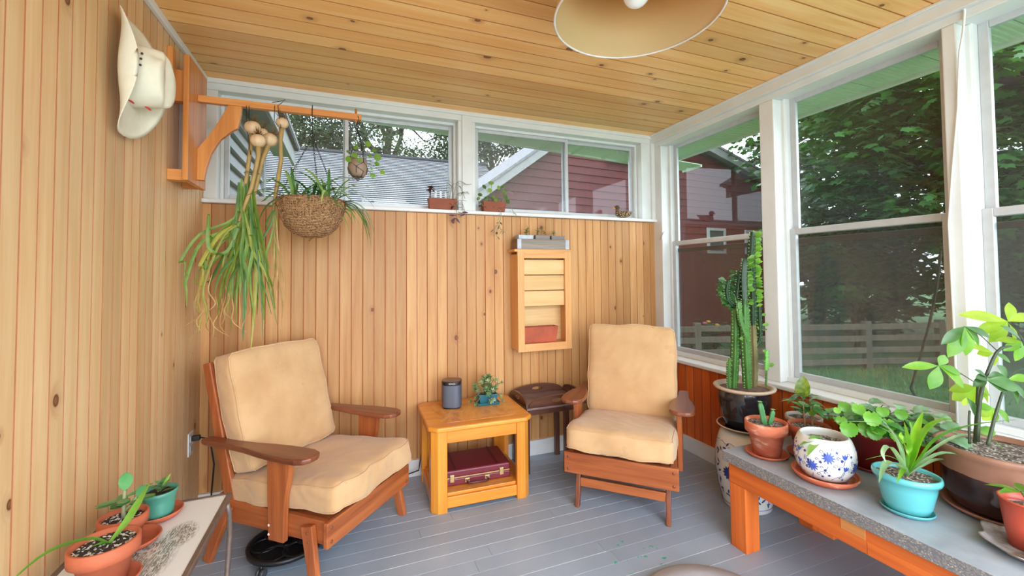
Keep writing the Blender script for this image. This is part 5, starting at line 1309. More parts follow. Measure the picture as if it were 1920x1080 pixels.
def decal(polys, rf, mb, off=0.0008):
    """small painted shapes, laid on a turned surface: list of outlines in (angle, height)"""
    for pl in polys:
        vs = [on(a, z, rf, off) for a, z in pl]; ca = sum(a for a, z in pl) / len(pl); cz_ = sum(z for a, z in pl) / len(pl)
        mb.add([on(ca, cz_, rf, off + .0003)] + vs, [(0, i + 1, (i + 1) % len(vs) + 1) for i in range(len(vs))])
def petal(a, z, ang, L, W, R): 
    out = []
    for k in range(8):
        q = 2 * PI * k / 8; x = (math.cos(q) + 1) / 2 * L; y = math.sin(q) * W / 2 * (0.6 + .4 * math.sin(PI * (math.cos(q) + 1) / 2))
        out.append((a + (x * math.cos(ang) - y * math.sin(ang)) / R, z + x * math.sin(ang) + y * math.cos(ang)))
    return out
def stroke(mb, pts, rf, rad=0.0009): mb.tube([on(a, z, rf, .0002) for a, z in pts], rad, 4)
mf, mv = MB(), MB(); rb = random.Random(6); base_a = math.atan2(-c.y, -c.x)
for k in range(12):
    a0 = base_a + k * PI / 6 + 0.12; zf = (0.112, 0.096, 0.070)[k % 3]
    if k % 3 != 1:
        for j in range(11): mf_p = petal(a0, zf, 2 * PI * j / 11, .024, .0075, .106); decal([mf_p], bowl_r, mf)
        for j in range(7): decal([petal(a0, zf, 2 * PI * j / 7 + .2, .010, .005, .106)], bowl_r, mf, .0014)
    else:
        for dz in (0, -.045):
            for j in (-1, 0, 1): decal([petal(a0 + .02 * (dz != 0), zf + dz + .012, PI / 2 + j * .5 - .15, .022, .0085, .106)], bowl_r, mf)
            stroke(mv, [(a0 + .02 * (dz != 0), zf + dz + .010), (a0 - .03, zf + dz - .004), (a0 - .12, zf + dz - .016), (a0 - .2, zf + dz - .016)], bowl_r)
    stroke(mv, [(a0, zf - .018), (a0 - .02, zf - .035), (a0 - .10, zf - .052), (a0 - .25, zf - .06), (a0 - .4, zf - .074)], bowl_r, .0008)
    for dx, dz, s_ in ((.2, -.03, .008), (-.22, .018, .007), (.16, .03, .006), (-.1, -.062, .007), (.3, .0, .006)):
        stroke(mv, [(a0 + dx + s_ / .1 * math.cos(q) * (1 - q / 9), zf + dz + s_ * math.sin(q) * (1 - q / 9)) for q in [i * .7 for i in range(9)]], bowl_r, .0008)
        for j in range(5): decal([petal(a0 + dx + .12, zf + dz - .008, 2 * PI * j / 5, .006, .004, .106)], bowl_r, mv)
local('painted_flowers', mf, BLUE, t, kind='stuff'); local('painted_vines', mv, BLUED, t, kind='stuff')
VINE = leafmat('soft_leaf', lin(122, 176, 84), lin(166, 204, 124), 0.35, 0.3)
for k, (a, el, L) in enumerate([(2.9, .3, .075), (3.4, .1, .08), (3.9, -.2, .085), (2.4, .2, .06), (3.7, .5, .05)]):
    q = V(-.030, -.010, .142); d = vp * math.cos(a) * 1.0 + vd * -math.sin(a) * 1.2 + V(0, 0, el); local('leaf', MB().leaf(q + V(0, 0, .016 + .003 * k) + vd * .03, d, (0, 0, 1), L, .03, 6, .5, .2), VINE, t)
    
# turquoise oval pot of spider plant
TURQ = plain('turquoise_glaze', lin(92, 178, 182), 0.25, 0.06, 5, coat=0.3)
c = V(1.834, 0.922, BZ)
ra = math.atan2(c.y, c.x) + PI / 2
saucer('saucer', 'oval turquoise saucer under the matching spider plant pot', c, 0.074, 0.016, TURQ, 1.0, 0.9, ra)
t = pot('potted_spider_plant', 'turquoise pot of bright green spider plant at the front of the bench', c + V(0, 0, 0.005), [(0.056, 0), (0.068, .03), (0.080, .085), (0.084, .110), (0.093, .113), (0.095, .122), (0.093, .132), (0.088, .134), (0.084, .128), (0.082, .116)], TURQ, PERL, 0.120, 0.082, sx=1.0, sy=0.9, rotz=ra)
SPB2 = [leafmat('lime_spider_leaf', lin(124, 190, 40), lin(172, 216, 80), 0.35, 0.4), leafmat('silver_spider_leaf', lin(126, 176, 122), lin(190, 214, 184), 0.35, 0.3), leafmat('mid_spider_leaf', lin(96, 160, 54), lin(150, 200, 96), 0.35, 0.35)]
def strap(t, pts, w, mat, side=None, nseg=14):
    P = interp(pts, nseg); ws = [w * (0.55 + 0.45 * min(1, i / 4)) * min(1, (nseg - i) / (nseg * .45) + .03) for i in range(nseg + 1)]
    P = [p - V(*root_of(t).location) for p in P]
    return local('leaf', MB().blade(P, ws, side, 0.35), mat, t)
k0 = c + V(0, 0, .128)
def pth(*px, d0=0.0, d1=0.0):
    """a leaf drawn through pixels near the plant: each point lies on a vertical plane through the pot, drifting nearer or farther"""
    out = [k0 + V(0, 0, -.004)]
    for i, (x, y) in enumerate(px):
        dist = (k0 - EYE).dot(FWD) + d0 + (d1 - d0) * (i + 1) / len(px); out.append(at(x, y, d=dist))
    return out
for px, w, mi, d1 in [
    ([(1712, 850), (1722, 800), (1731, 772)], .030, 0, .03), ([(1715, 860), (1735, 810), (1768, 787), (1800, 790)], .028, 0, -.02), ([(1705, 850), (1700, 815), (1695, 790)], .018, 0, .0),
    ([(1722, 865), (1760, 820), (1830, 796), (1920, 786)], .016, 2, -.06), ([(1720, 868), (1770, 830), (1815, 815), (1870, 830), (1888, 862)], .014, 1, .03),
    ([(1725, 872), (1770, 850), (1830, 868), (1867, 925)], .018, 1, -.05), ([(1725, 876), (1760, 862), (1800, 870), (1822, 890)], .015, 1, .06),
    ([(1690, 840), (1668, 812), (1648, 800)], .016, 1, .02), ([(1690, 850), (1668, 805), (1630, 792), (1560, 790)], .012, 1, -.04), ([(1690, 868), (1668, 838), (1655, 850), (1662, 870)], .020, 1, -.06),
    ([(1688, 875), (1662, 870), (1648, 905)], .030, 1, -.10), ([(1695, 880), (1688, 892), (1682, 905)], .014, 0, -.07), ([(1690, 868), (1660, 855), (1622, 862)], .009, 2, .03), ([(1708, 850), (1712, 815), (1705, 790)], .022, 2, .05), ([(1705, 862), (1690, 822), (1690, 810)], .020, 0, .04), ([(1700, 850), (1665, 800), (1640, 775)], .013, 1, .08)]:
    strap(t, pth(*px, d1=d1), w, SPB2[mi])

# red pot of swedish ivy
RPOT = plain('oxblood_plastic_pot', lin(140, 44, 42), 0.35, 0.06, 4)
c = V(2.120, 1.175, BZ)
saucer('saucer', 'dark red saucer under the bushy scallop-leaved plant pot', c, 0.095, 0.016, RPOT)
t = pot('potted_swedish_ivy', 'oxblood pot overflowing with glossy round scalloped leaves, by the window ledge', c + V(0, 0, .005), pot_prof(0.074, 0.104, 0.170, 0.004, 0.03, 0.006), RPOT, SOIL, 0.150, 0.096)
IVY = [leafmat('scalloped_leaf', lin(104, 176, 62), lin(146, 204, 92), 0.3, 0.35), leafmat('scalloped_leaf_glossy', lin(110, 160, 108), lin(164, 196, 164), 0.18, 0.2), leafmat('scalloped_leaf_deep', lin(62, 126, 56), lin(96, 158, 84), 0.25, 0.3)]
IST = plain('wine_stem', lin(92, 60, 62), 0.5)
def scallop_leaf(t, p, nrm, tipd, rad, mat, r):
    """round leaf with a toothed edge, cupped a little along its midrib"""
    p, nrm = V(*p), V(*nrm).normalized(); td = V(*tipd); td = (td - nrm * td.dot(nrm)); td = td.normalized() if td.length > 1e-4 else nrm.orthogonal().normalized(); sd = td.cross(nrm); n = 28; vs = [p]
    for i in range(n):
        a = 2 * PI * i / n; q = rad * (1.0 + (.055 if i % 2 else -.04)) * (1 - .12 * math.cos(a)) * (0.72 if i == 14 else 1)
        x, y = math.cos(a + PI) * q, math.sin(a) * q * .95; vs.append(p + td * (-x) + sd * y + nrm * (-.10 * abs(y) + .25 * y * y / rad - .3 * x * x / rad))
    return local('leaf', MB().add(vs, [(0, i + 1, (i + 1) % n + 1) for i in range(n)], 0, True), mat, t)
r = random.Random(23); right = vp * -1
for k in range(46):
    a = r.uniform(0, 2 * PI); R_ = r.uniform(.06, .20); e = V(math.cos(a) * R_ * 1.05, math.sin(a) * R_ * 1.25 - (.09 if k > 22 else 0), .168 + r.uniform(0.0, .075)); e.x = min(e.x, .165)
    s_ = V(math.cos(a) * .02, math.sin(a) * .02, .148); local('stem', MB().tube([s_, s_.lerp(e, .5) + V(0, 0, .03), e], [.003, .0025, .0018], 5), IST, t)
    for j in range(4):
        q = (s_.lerp(e, .45 + j * .18) + V(0, 0, .016)); aa = r.uniform(0, 2 * PI); q = q + V(math.cos(aa), math.sin(aa), 0) * .022
        if q.x > .168: q.x = .168
        scallop_leaf(t, q, V(r.uniform(-.5, .3), r.uniform(-.5, .3), 1), V(math.cos(aa), math.sin(aa), -.2), r.uniform(.022, .036), IVY[r.choice((1, 1, 0, 2))], r)
for px, py, rad, dd in [(1578, 792, .020, -.1), (1592, 808, .031, -.14), (1636, 788, .030, -.17), (1626, 808, .032, -.12), (1640, 816, .026, -.15), (1570, 772, .014, -.05), (1583, 765, .022, -.04), (1665, 800, .026, -.15), (1655, 775, .022, -.1), (1610, 770, .024, -.08), (1690, 780, .022, -.12)]:
    p = at(px, py, d=(c - EYE).dot(FWD) + dd) - c; scallop_leaf(t, p, vd * 1.0 + V(0, 0, .55), V(0, 0, -1), rad, IVY[0], r)

# big two-tone pot of money tree
def brown_pot():
    t = NT('brown_dipped_glaze'); g = t.n('TexCoord').outputs['Object']; s = t.n('SeparateXYZ'); t.l(g, s.inputs[0])
    n = t.math('ADD', s.outputs[2], t.math('MULTIPLY', t.noise(g, 9, 3), 0.02)); k = t.math('GREATER_THAN', n, 0.148)
    col = t.mix(k, t.ramp(t.noise(g, 7, 4), [(0.35, lin(52, 34, 34)), (0.7, lin(84, 48, 44))]), t.ramp(t.noise(g, 10, 4), [(0.3, lin(134, 92, 72)), (0.7, lin(156, 112, 90))]))
    t.set(Base_Color=col, Roughness=t.math('ADD', t.math('MULTIPLY', k, 0.35), 0.16)); return t.m
BRP = brown_pot()
c = V(2.118, 0.795, BZ)
saucer('saucer', 'large brown clay saucer under the money tree pot', c, 0.150, 0.022, plain('brown_clay', lin(150, 100, 82), 0.6, 0.12, 9))
t = pot('potted_money_tree', 'large brown two-tone pot of leggy hand-leaved plant by the window post', c + V(0, 0, .0065), [(0.095, 0), (0.125, .02), (0.142, .07), (0.150, .14), (0.152, .185), (0.158, .20), (0.164, .212), (0.162, .222), (0.150, .222), (0.146, .205)], BRP, PERL, 0.200, 0.148)
MON = [leafmat('money_tree_leaf', lin(92, 150, 44), lin(138, 184, 70), 0.3, 0.45), leafmat('money_tree_backlit_leaf', lin(166, 196, 60), lin(196, 216, 96), 0.4, 0.6), leafmat('money_tree_dark_leaf', lin(58, 98, 46), lin(90, 130, 76), 0.22, 0.25)]
MST = plain('green_brown_stem', lin(62, 74, 52), 0.5, 0.3, 20)
dc = (c - EYE).dot(FWD)
Lc = lambda p: V(*p) - V(*t.location)
def mstem(px, r0, r1, dd=0.0):
    P = interp([at(x, y, d=dc + dd) for x, y in px], 12); local('stem', MB().tube([Lc(p) for p in P], [r0 + (r1 - r0) * i / 12 for i in range(13)], 7), MST, t); return P[-1]
def palm(px, py, dd, leaves, mat=None):
    """a hand of leaflets about one stalk: (screen direction in degrees, length, width, tilt)"""
    o = at(px, py, d=dc + dd)
    for ang, L, W, tilt, mi in leaves:
        a = math.radians(ang); d = CX * math.cos(a) + CY * math.sin(a) + FWD * -tilt; up = V(0, 0, 1) * .6 - FWD * .8
        m = MB().leaf(Lc(o), d, up, L, W, 8, .22, .22, lambda q: math.sin(PI * q ** 1.25) ** .9); local('leaf', m, MON[mi], t)
    return o
b = c + V(0, 0, .205)
mstem([(1828, 830), (1832, 760), (1834, 712)], .0055, .004)
mstem([(1818, 832), (1817, 790), (1818, 770)], .004, .003)
mstem([(1833, 828), (1838, 745), (1855, 690), (1878, 652), (1925, 652)], .006, .004, -.02)
mstem([(1852, 835), (1866, 780), (1880, 735)], .0055, .004, -.05)
def petiole(a_, b_, dd0, dd1): local('petiole', MB().tube([Lc(at(*a_, d=dc + dd0)), Lc(at((a_[0] + b_[0]) / 2, (a_[1] + b_[1]) / 2 - 6, d=dc + (dd0 + dd1) / 2)), Lc(at(*b_, d=dc + dd1))], .0016, 5), MST, t)
petiole((1836, 722), (1760, 686), 0, -.08); petiole((1870, 658), (1808, 612), -.02, -.05); petiole((1880, 735), (1850, 712), -.05, -.08)
petiole((1925, 650), (1890, 603), -.02, .04); petiole((1836, 712), (1850, 705), 0, -.03); petiole((1925, 690), (1885, 712), -.02, -.02)
palm(1760, 686, -.08, [(176, .112, .030, .1, 0), (240, .082, .042, .3, 0), (-38, .100, .040, .3, 0), (-14, .075, .030, .2, 0), (65, .040, .030, .2, 0)])
palm(1808, 612, -.05, [(206, .105, .034, .3, 2), (238, .115, .048, .2, 0), (268, .095, .046, .3, 0), (-48, .080, .034, .2, 0), (-20, .078, .030, .4, 2), (-62, .04, .02, .1, 0)])
palm(1890, 603, .04, [(165, .165, .046, .1, 1), (200, .10, .042, -.1, 1), (240, .09, .042, -.1, 1), (75, .07, .038, 0, 1), (-60, .10, .040, 0, 1), (20, .09, .036, .1, 1)])
palm(1850, 708, -.03, [(170, .05, .026, .4, 2), (200, .06, .03, .3, 2), (140, .05, .018, .2, 2), (-30, .055, .03, .3, 1), (20, .05, .03, .3, 2)])
palm(1862, 662, .02, [(155, .09, .028, 0, 1), (-20, .075, .026, .1, 0), (180, .045, .03, -.1, 1), (-70, .05, .03, 0, 1)])
palm(1848, 712, -.09, [(-8, .085, .05, .5, 2), (-28, .06, .04, .6, 2)])
palm(1888, 712, -.02, [(-45, .085, .030, .3, 2), (-62, .09, .026, .2, 2), (120, .06, .04, .2, 2), (15, .07, .03, .3, 0)])
palm(1830, 725, .06, [(185, .085, .036, 0, 1), (215, .085, .05, -.1, 1), (250, .07, .05, -.1, 1), (-40, .09, .05, 0, 1), (-75, .08, .045, 0, 1), (-20, .07, .04, 0, 1)])
palm(1862, 765, .05, [(200, .06, .04, 0, 1), (240, .055, .036, 0, 1), (-35, .075, .036, .2, 0), (-80, .06, .03, .1, 0), (170, .05, .03, 0, 0)])
palm(1812, 745, .0, [(-60, .075, .034, .2, 2), (250, .03, .02, .1, 1)])
palm(1915, 640, -.02, [(170, .09, .026, .2, 1), (200, .07, .03, .2, 0), (250, .07, .032, .2, 0), (140, .10, .028, .3, 2)])

# plastic nursery pot on a scalloped metal dish, and a tiny terracotta pot
NPOT = plain('nursery_plastic', lin(200, 84, 62), 0.35, 0.04, 4)
c = V(1.925, 0.664, BZ)
t = pot('nursery_pot', 'tapered orange-red plastic pot with a young shoot, standing in the scalloped dish', c + V(0, 0, .006), [(0.043, 0), (0.053, .07), (0.0615, .137), (0.064, .138), (0.064, .142), (0.060, .142), (0.056, .118)], NPOT, PERL, 0.115, 0.056)
local('stem', MB().tube([(0, 0, .11), (-.004, .0, .14), (-.012, .008, .165)], .003, 6), PST, t)
for k, (a, L) in enumerate([(2.2, .075), (2.9, .08), (.4, .07), (4.4, .06)]): local('leaf', MB().leaf((-.012, .008, .162), (math.cos(a), math.sin(a), .35), (0, 0, 1), L, .028, 6, .3, .2), MON[0], t)
m = MB(); vs = []; f = []; n = 64; K = 6
prof_d = [(0.02, .003), (0.06, .003), (0.085, .005), (0.10, .012), (0.112, .021), (0.118, .024)]
for th in (0, .0022):
    for rr, zz in prof_d:
        for i in range(n):
            a = 2 * PI * i / n; q = rr * (1 + 0.09 * math.cos(7 * a) * (rr / .118) ** 2); vs.append((q * math.cos(a) * 1.0, q * math.sin(a) * .85, zz + th + .004 * math.cos(7 * a) * (rr / .118) ** 3))
for s_ in range(2):
    for j in range(K - 1):
        for i in range(n): b0 = s_ * K * n; f.append((b0 + j * n + i, b0 + j * n + (i + 1) % n, b0 + (j + 1) * n + (i + 1) % n, b0 + (j + 1) * n + i))
for i in range(n): f.append(((K - 1) * n + i, (K - 1) * n + (i + 1) % n, (2 * K - 1) * n + (i + 1) % n, (2 * K - 1) * n + i)); f.append((i, (i + 1) % n, K * n + (i + 1) % n, K * n + i))
m.add(vs, f, 0, True); m.fix = True
def dish_m():
    t_ = NT('pewter_dish'); n_ = t_.noise(t_.coord(), 26, 5); t_.set(Base_Color=t_.ramp(n_, [(0.4, lin(186, 184, 184)), (0.6, lin(150, 136, 122))]), Metallic=0.25, Roughness=0.3); return t_.m
m.add([(math.cos(2 * PI * i / 24) * .021, math.sin(2 * PI * i / 24) * .018, .0045) for i in range(24)], [tuple(range(24))])
q = local('shell_dish', m, dish_m(), None); q.location = c + V(-.022, -.006, 0); q.rotation_euler = (0, 0, .5); tag(q, 'scalloped pewter dish under the plastic pot at the bench front', 'dish')
c = V(1.822, 0.573, BZ)
t = pot('tiny_terracotta_pot', 'tiny terracotta pot at the near edge of the bench, beside the scalloped dish', c, pot_prof(.028, .040, .052, .004, .016, .005), TERRA, PERL, .042, .034)
local('stem', MB().tube([(0, 0, .04), (.002, 0, .06), (.0, .004, .075)], .002, 6), PST, t)
for a in (0, 2.1, 4.0): local('leaf', MB().leaf((0, .004, .07), (math.cos(a), math.sin(a), .5), (0, 0, 1), .03, .012, 4), JADE, t)

# ------------------------------------------------------------------ tall cactus on the garden stool
STW = plain('white_porcelain', lin(222, 222, 214), 0.16, 0.04, 5, coat=0.4)
sc = V(2.065, 1.772, 0)
sp_ = [(0.114, 0.0), (0.122, 0.008), (0.126, 0.04), (0.146, 0.125), (0.156, 0.21), (0.153, 0.295), (0.140, 0.36), (0.126, 0.398), (0.10, 0.410), (0.0, 0.410)]
t = thing('garden_stool', 'blue and white porcelain drum stool behind the bench leg, carrying the black pot', 'stool', sc)
local('body', MB().lathe(sp_, (0, 0, 0), 48), STW, t)
def stool_r(z): return bowl_r(z, sp_)
md, mw = MB(), MB(); fa = math.atan2(-sc.y, -sc.x)
for k in range(6):
    a0 = fa + k * PI / 3 - .55
    for ring_n, L, W in ((12, .040, .018), (9, .024, .014)):
        for j in range(ring_n): decal([petal(a0, .20, 2 * PI * j / ring_n, L, W, .157)], stool_r, md, .0008 if ring_n == 12 else .0014)
    for j in range(9):
        zz = .06 + j * .014; stroke(mw, [(a0 + .28 + .05 * math.sin(j * 1.3), zz), (a0 + .33 + .05 * math.sin(j * 1.3 + 1), zz + .012)], stool_r, .0016)
        decal([petal(a0 + .30 + .05 * math.sin(j), zz, j * 1.1, .026, .010, .15)], stool_r, md)
    for j in range(7): decal([petal(a0 + j * .15 - .3, .325 + .014 * math.sin(j * 2.1), j * .9, .026, .011, .15)], stool_r, md); decal([petal(a0 + j * .15 - .28, .078 + .016 * math.sin(j * 2.7), j * 1.3, .028, .011, .14)], stool_r, md)
    for j in range(10): decal([petal(a0 + .52 + .10 * math.sin(j * 2.3), .10 + j * .022, j * 1.7, .030, .012, .15)], stool_r, md)
    stroke(mw, [(a0 + i * .1 - .5, .352 + .006 * math.sin(i * 1.5)) for i in range(11)], stool_r, .0012); stroke(mw, [(a0 + i * .1 - .5, .028) for i in range(12)], stool_r, .0015)
local('painted_flowers', md, BLUED, t, kind='stuff'); local('painted_scrolls', mw, BLUE, t, kind='stuff')
BGL = plain('black_glaze', lin(36, 36, 40), 0.12, 0.2, 6, coat=0.5); RIMC = plain('buff_glazed_rim', lin(196, 170, 146), 0.35, 0.1, 10)
c = sc + V(0, 0, 0.4105)
m = MB().lathe([(0.112, 0), (0.135, .012), (0.152, .022), (0.152, .026), (0.144, .027), (0.13, .016), (0.0, .012)], (0, 0, 0), 44); m.mi = [1 if 88 <= i < 176 else 0 for i in range(len(m.mi))]
m.v = [(x * .95, y * .95, z) for x, y, z in m.v]; q = local('saucer', m, [BGL, RIMC], None); q.location = c; tag(q, 'black glazed saucer with buff rim on top of the porcelain stool', 'saucer')
cp = c + V(0, 0, .0125)
t = thing('potted_candelabra_cactus', 'tall ribbed cactus in a black glazed pot with a buff rim, on the porcelain stool', 'potted plant', cp)
local('pot', MB().lathe([(0.088, 0), (0.098, .01), (0.116, .06), (0.132, .13), (0.135, .175), (0.130, .208)], (0, 0, 0), 48), BGL, t)
local('rim', MB().lathe([(0.130, .204), (0.153, .214), (0.157, .222), (0.153, .228), (0.132, .226), (0.126, .20)], (0, 0, 0), 48, bottom=False), RIMC, t)
local('soil', MB().lathe([(0.0, .216), (0.06, .214), (0.128, .208)], (0, 0, 0), 30, bottom=False), plain('pebbly_soil', lin(120, 92, 80), 0.9, 0.5, 60, 0.8), t)
CG = plain('cactus_column_green', lin(70, 116, 52), 0.45, 0.3, 9); CGD = plain('cactus_column_dark', lin(34, 62, 36), 0.45, 0.3, 9); CGB = plain('cactus_column_corky', lin(124, 112, 72), 0.6, 0.25, 12)
CL = [leafmat('cactus_leaflet', lin(92, 152, 54), lin(150, 192, 84), 0.35, 0.3), leafmat('cactus_leaflet_dark', lin(52, 92, 48), lin(84, 122, 66), 0.4, 0.2)]
dcc = (cp - EYE).dot(FWD); r = random.Random(77)
def column(px, rad, mat, dd0=0.0, dd1=0.0, leaves=(0.5, 1.0), nl=0, lm=0, ribs=4, side=0):
    n = max(14, int(abs(px[0][1] - px[-1][1]) / 6)); pts = [at(x, y, d=dcc + dd0 + (dd1 - dd0) * i / (len(px) - 1)) for i, (x, y) in enumerate(px)]
    P = [p - cp for p in interp(pts, n)]; s_ = local('stem', ribbed(P, taper(n, rad, .4), ribs, .42, .10, phase=r.uniform(0, 1)), mat, t)
    m = MB(); 
    for k in range(n):       # spines: pale teeth along the ribs
        for j in range(ribs):
            a = 2 * PI * j / ribs + r.uniform(-.1, .1); d = V(math.cos(a), math.sin(a), .3); m.add([P[k] + d * rad * .8 + V(0, 0, .003), P[k] + d * rad * .8 - V(0, 0, .003), P[k] + d * (rad + .006)], [(0, 1, 2)])
    local('spines', m, CACTL, s_, kind='stuff')
    if nl:
        m = MB()
        for k in range(nl):
            q = P[int((leaves[0] + (leaves[1] - leaves[0]) * r.random()) * n)]; a = r.uniform(0, 2 * PI) if not side else math.atan2(-CX.y * 0 + CX.y, CX.x) + (0 if side > 0 else PI) + r.uniform(-.9, .9)
            d = V(math.cos(a), math.sin(a), r.uniform(-.1, .6)); m.leaf(q + d.normalized() * rad * .8, d, (-FWD.x + r.uniform(-.6, .6), -FWD.y + r.uniform(-.6, .6), r.uniform(.2, 1.2)), r.uniform(.028, .045), r.uniform(.016, .024), 4, .1, .2, lambda q: math.sin(PI * q ** 1.3) ** .8)
        local('leaflets', m, CL[lm], s_, kind='stuff')
column([(1375, 727), (1378, 660), (1379, 600), (1378, 555)], .022, CG, 0, 0, (.6, 1), 6, 1)
column([(1378, 575), (1366, 565), (1362, 545), (1366, 525)], .019, CGD, -.01, -.02, (.1, 1), 40, 1, side=-1)
column([(1379, 570), (1384, 530), (1386, 508)], .019, CGD, .0, .01, (.1, 1), 26, 1, side=-1)
column([(1367, 727), (1366, 700), (1367, 672)], .011, CG, -.01, -.01)
column([(1402, 728), (1399, 670), (1396, 610), (1396, 560)], .024, CG, -.04, -.03, (.5, 1), 8, 0)
column([(1396, 575), (1394, 520), (1397, 485)], .021, CGD, -.03, -.01, (.1, 1), 34, 0, side=1)
column([(1413, 727), (1414, 680), (1412, 640), (1411, 600)], .020, CGB, .03, .03)
column([(1411, 610), (1410, 540), (1408, 490), (1411, 435)], .021, CGD, .03, .02, (.2, 1.0), 120, 0, side=1)
column([(1414, 650), (1424, 635), (1423, 590), (1420, 545)], .014, CGD, .04, .05, (.4, 1), 10, 0)
column([(1392, 600), (1386, 585), (1385, 565)], .014, CG, -.04, -.05)
column([(1402, 640), (1388, 600), (1386, 580)], .013, CG, -.05, -.06)
column([(1436, 726), (1437, 700), (1437, 690)], .005, CG, .0, .0); column([(1437, 694), (1437, 676), (1438, 656)], .013, leafmat('young_cactus', lin(92, 170, 70), lin(130, 196, 100), .4, .1), 0, 0, (0.1, 1), 8, 0)

# ------------------------------------------------------------------ pots on the print-topped table
TZ = PTZ + 0.0005
c = V(-0.585, 1.405, TZ)
saucer('saucer', 'terracotta saucer under the nearest pot on the print-topped table', c + V(.018, 0, 0), 0.068, 0.018, TERRA)
t = pot('potted_spider_offset', 'terracotta pot of white-flecked soil with a two-leaved spider plant offset, nearest on the print table', c + V(.012, 0, .0055), pot_prof(.044, .071, .108, .006, .035, .007), TERRA, PERW, .097, .062)
c = V(-.573, 1.405, TZ + .0055)
for P, w in (([c + V(.008, 0, .097), c + V(-.03, -.01, .122), c + V(-.09, -.05, .125), c + V(-.135, -.10, .09)], .018), ([c + V(.008, 0, .097), c + V(.03, .03, .127), c + V(.035, .10, .155), c + V(.032, .17, .17)], .020), ([c + V(.008, 0, .097), c + V(.0, -.012, .107), c + V(-.018, -.02, .108)], .012)):
    strap(t, P, w, leafmat('young_spider_leaf', lin(96, 160, 56), lin(134, 190, 84), 0.35, 0.35))
local('bud', MB().leaf((.008, 0, .097), (-.3, -.5, .5), (0, 0, 1), .025, .010, 4), SPG[0], t)
c = V(-0.602, 1.592, TZ)
saucer('saucer', 'terracotta saucer under the jade cutting, middle of three on the print-topped table', c + V(.012, 0, 0), 0.072, 0.018, TERRA)
t = pot('potted_jade', 'terracotta pot of a jade plant cutting with fat paddle leaves, middle of the print table', c + V(-.006, 0, .0055), pot_prof(.040, .058, .085, .005, .03, .006), TERRA, PERW, .073, .050)
JD = leafmat('jade_leaf', lin(76, 140, 84), lin(112, 168, 112), 0.2, 0.1)
local('stem', MB().tube([(0, 0, .07), (.0, 0, .11), (.002, 0, .152)], [.006, .0055, .004], 8), plain('jade_stem', lin(150, 152, 116), 0.6), t); local('stem', MB().tube([(.0, 0, .09), (.018, .0, .112), (.03, 0, .13)], [.0045, .004, .003], 7), plain('jade_side_stem', lin(130, 150, 96), 0.6), t)
def fat_leaf(p, d, L, W, up=(0, 0, 1)): 
    m = MB(); a = MB().leaf(p, d, up, L, W, 7, -.05, .12, lambda q: math.sin(PI * q ** 1.15) ** .6); b = MB().leaf(V(*p) - V(*up).normalized() * .0006, d, up, L, W, 7, .04, -.12, lambda q: math.sin(PI * q ** 1.15) ** .6); m.add(a.v, a.f, 0, True); m.add(b.v, b.f, 0, True); local('leaf', m, JD, t)
for p, d, L, W, up in [((.002, 0, .152), (.05, .0, 1), .052, .032, (0.4, -1, 0)), ((0, 0, .128), (-1, -.35, -.05), .062, .026, (0, 0, 1)), ((.002, 0, .134), (1, .45, .25), .068, .022, (0, 0, 1)), ((.002, 0, .130), (.3, -1, .05), .05, .03, (0, 0, 1)), ((0, 0, .118), (-.4, -1, .1), .04, .028, (0, 0, 1)), ((.03, 0, .13), (.6, .0, .8), .036, .026, (.3, -1, .3)), ((.03, 0, .126), (1, .1, -.05), .045, .024, (0, 0, 1)), ((.03, 0, .12), (.2, -1, .1), .036, .024, (0, 0, 1)), ((.0, .0, .12), (-.5, .9, .1), .045, .026, (0, 0, 1))]: fat_leaf(p, d, L, W, up)
c = V(-0.568, 1.728, TZ)
saucer('saucer', 'terracotta saucer under the green pot, farthest on the print-topped table', c + V(-.005, .012, 0), 0.066, 0.020, TERRA)
t = pot('potted_succulent', 'ribbed green plastic pot of a small dark succulent, farthest on the print table', c + V(0, 0, .006), [(.034, 0), (.040, .02), (.0385, .024), (.043, .045), (.0415, .049), (.046, .070), (.049, .074), (.050, .084), (.047, .086), (.044, .070)], plain('sea_green_plastic', lin(74, 142, 122), 0.35, 0.06, 6), SOIL, .074, .043)
JD2 = leafmat('succulent_leaf', lin(58, 112, 64), lin(104, 150, 100), 0.25, 0.1)
for k in range(12):
    a = k * 2.4; local('leaf', MB().leaf((.004, 0, .076 + k * .0025), (math.cos(a), math.sin(a), .3 + k * .05), (0, 0, 1), .036 - k * .001, .014, 5, .1, .3), JD2, t)
local('leaf', MB().leaf((.006, 0, .095), (.55, .35, .9), (1, -1, 0), .04, .010, 5, .0, .3), CL[0], t)

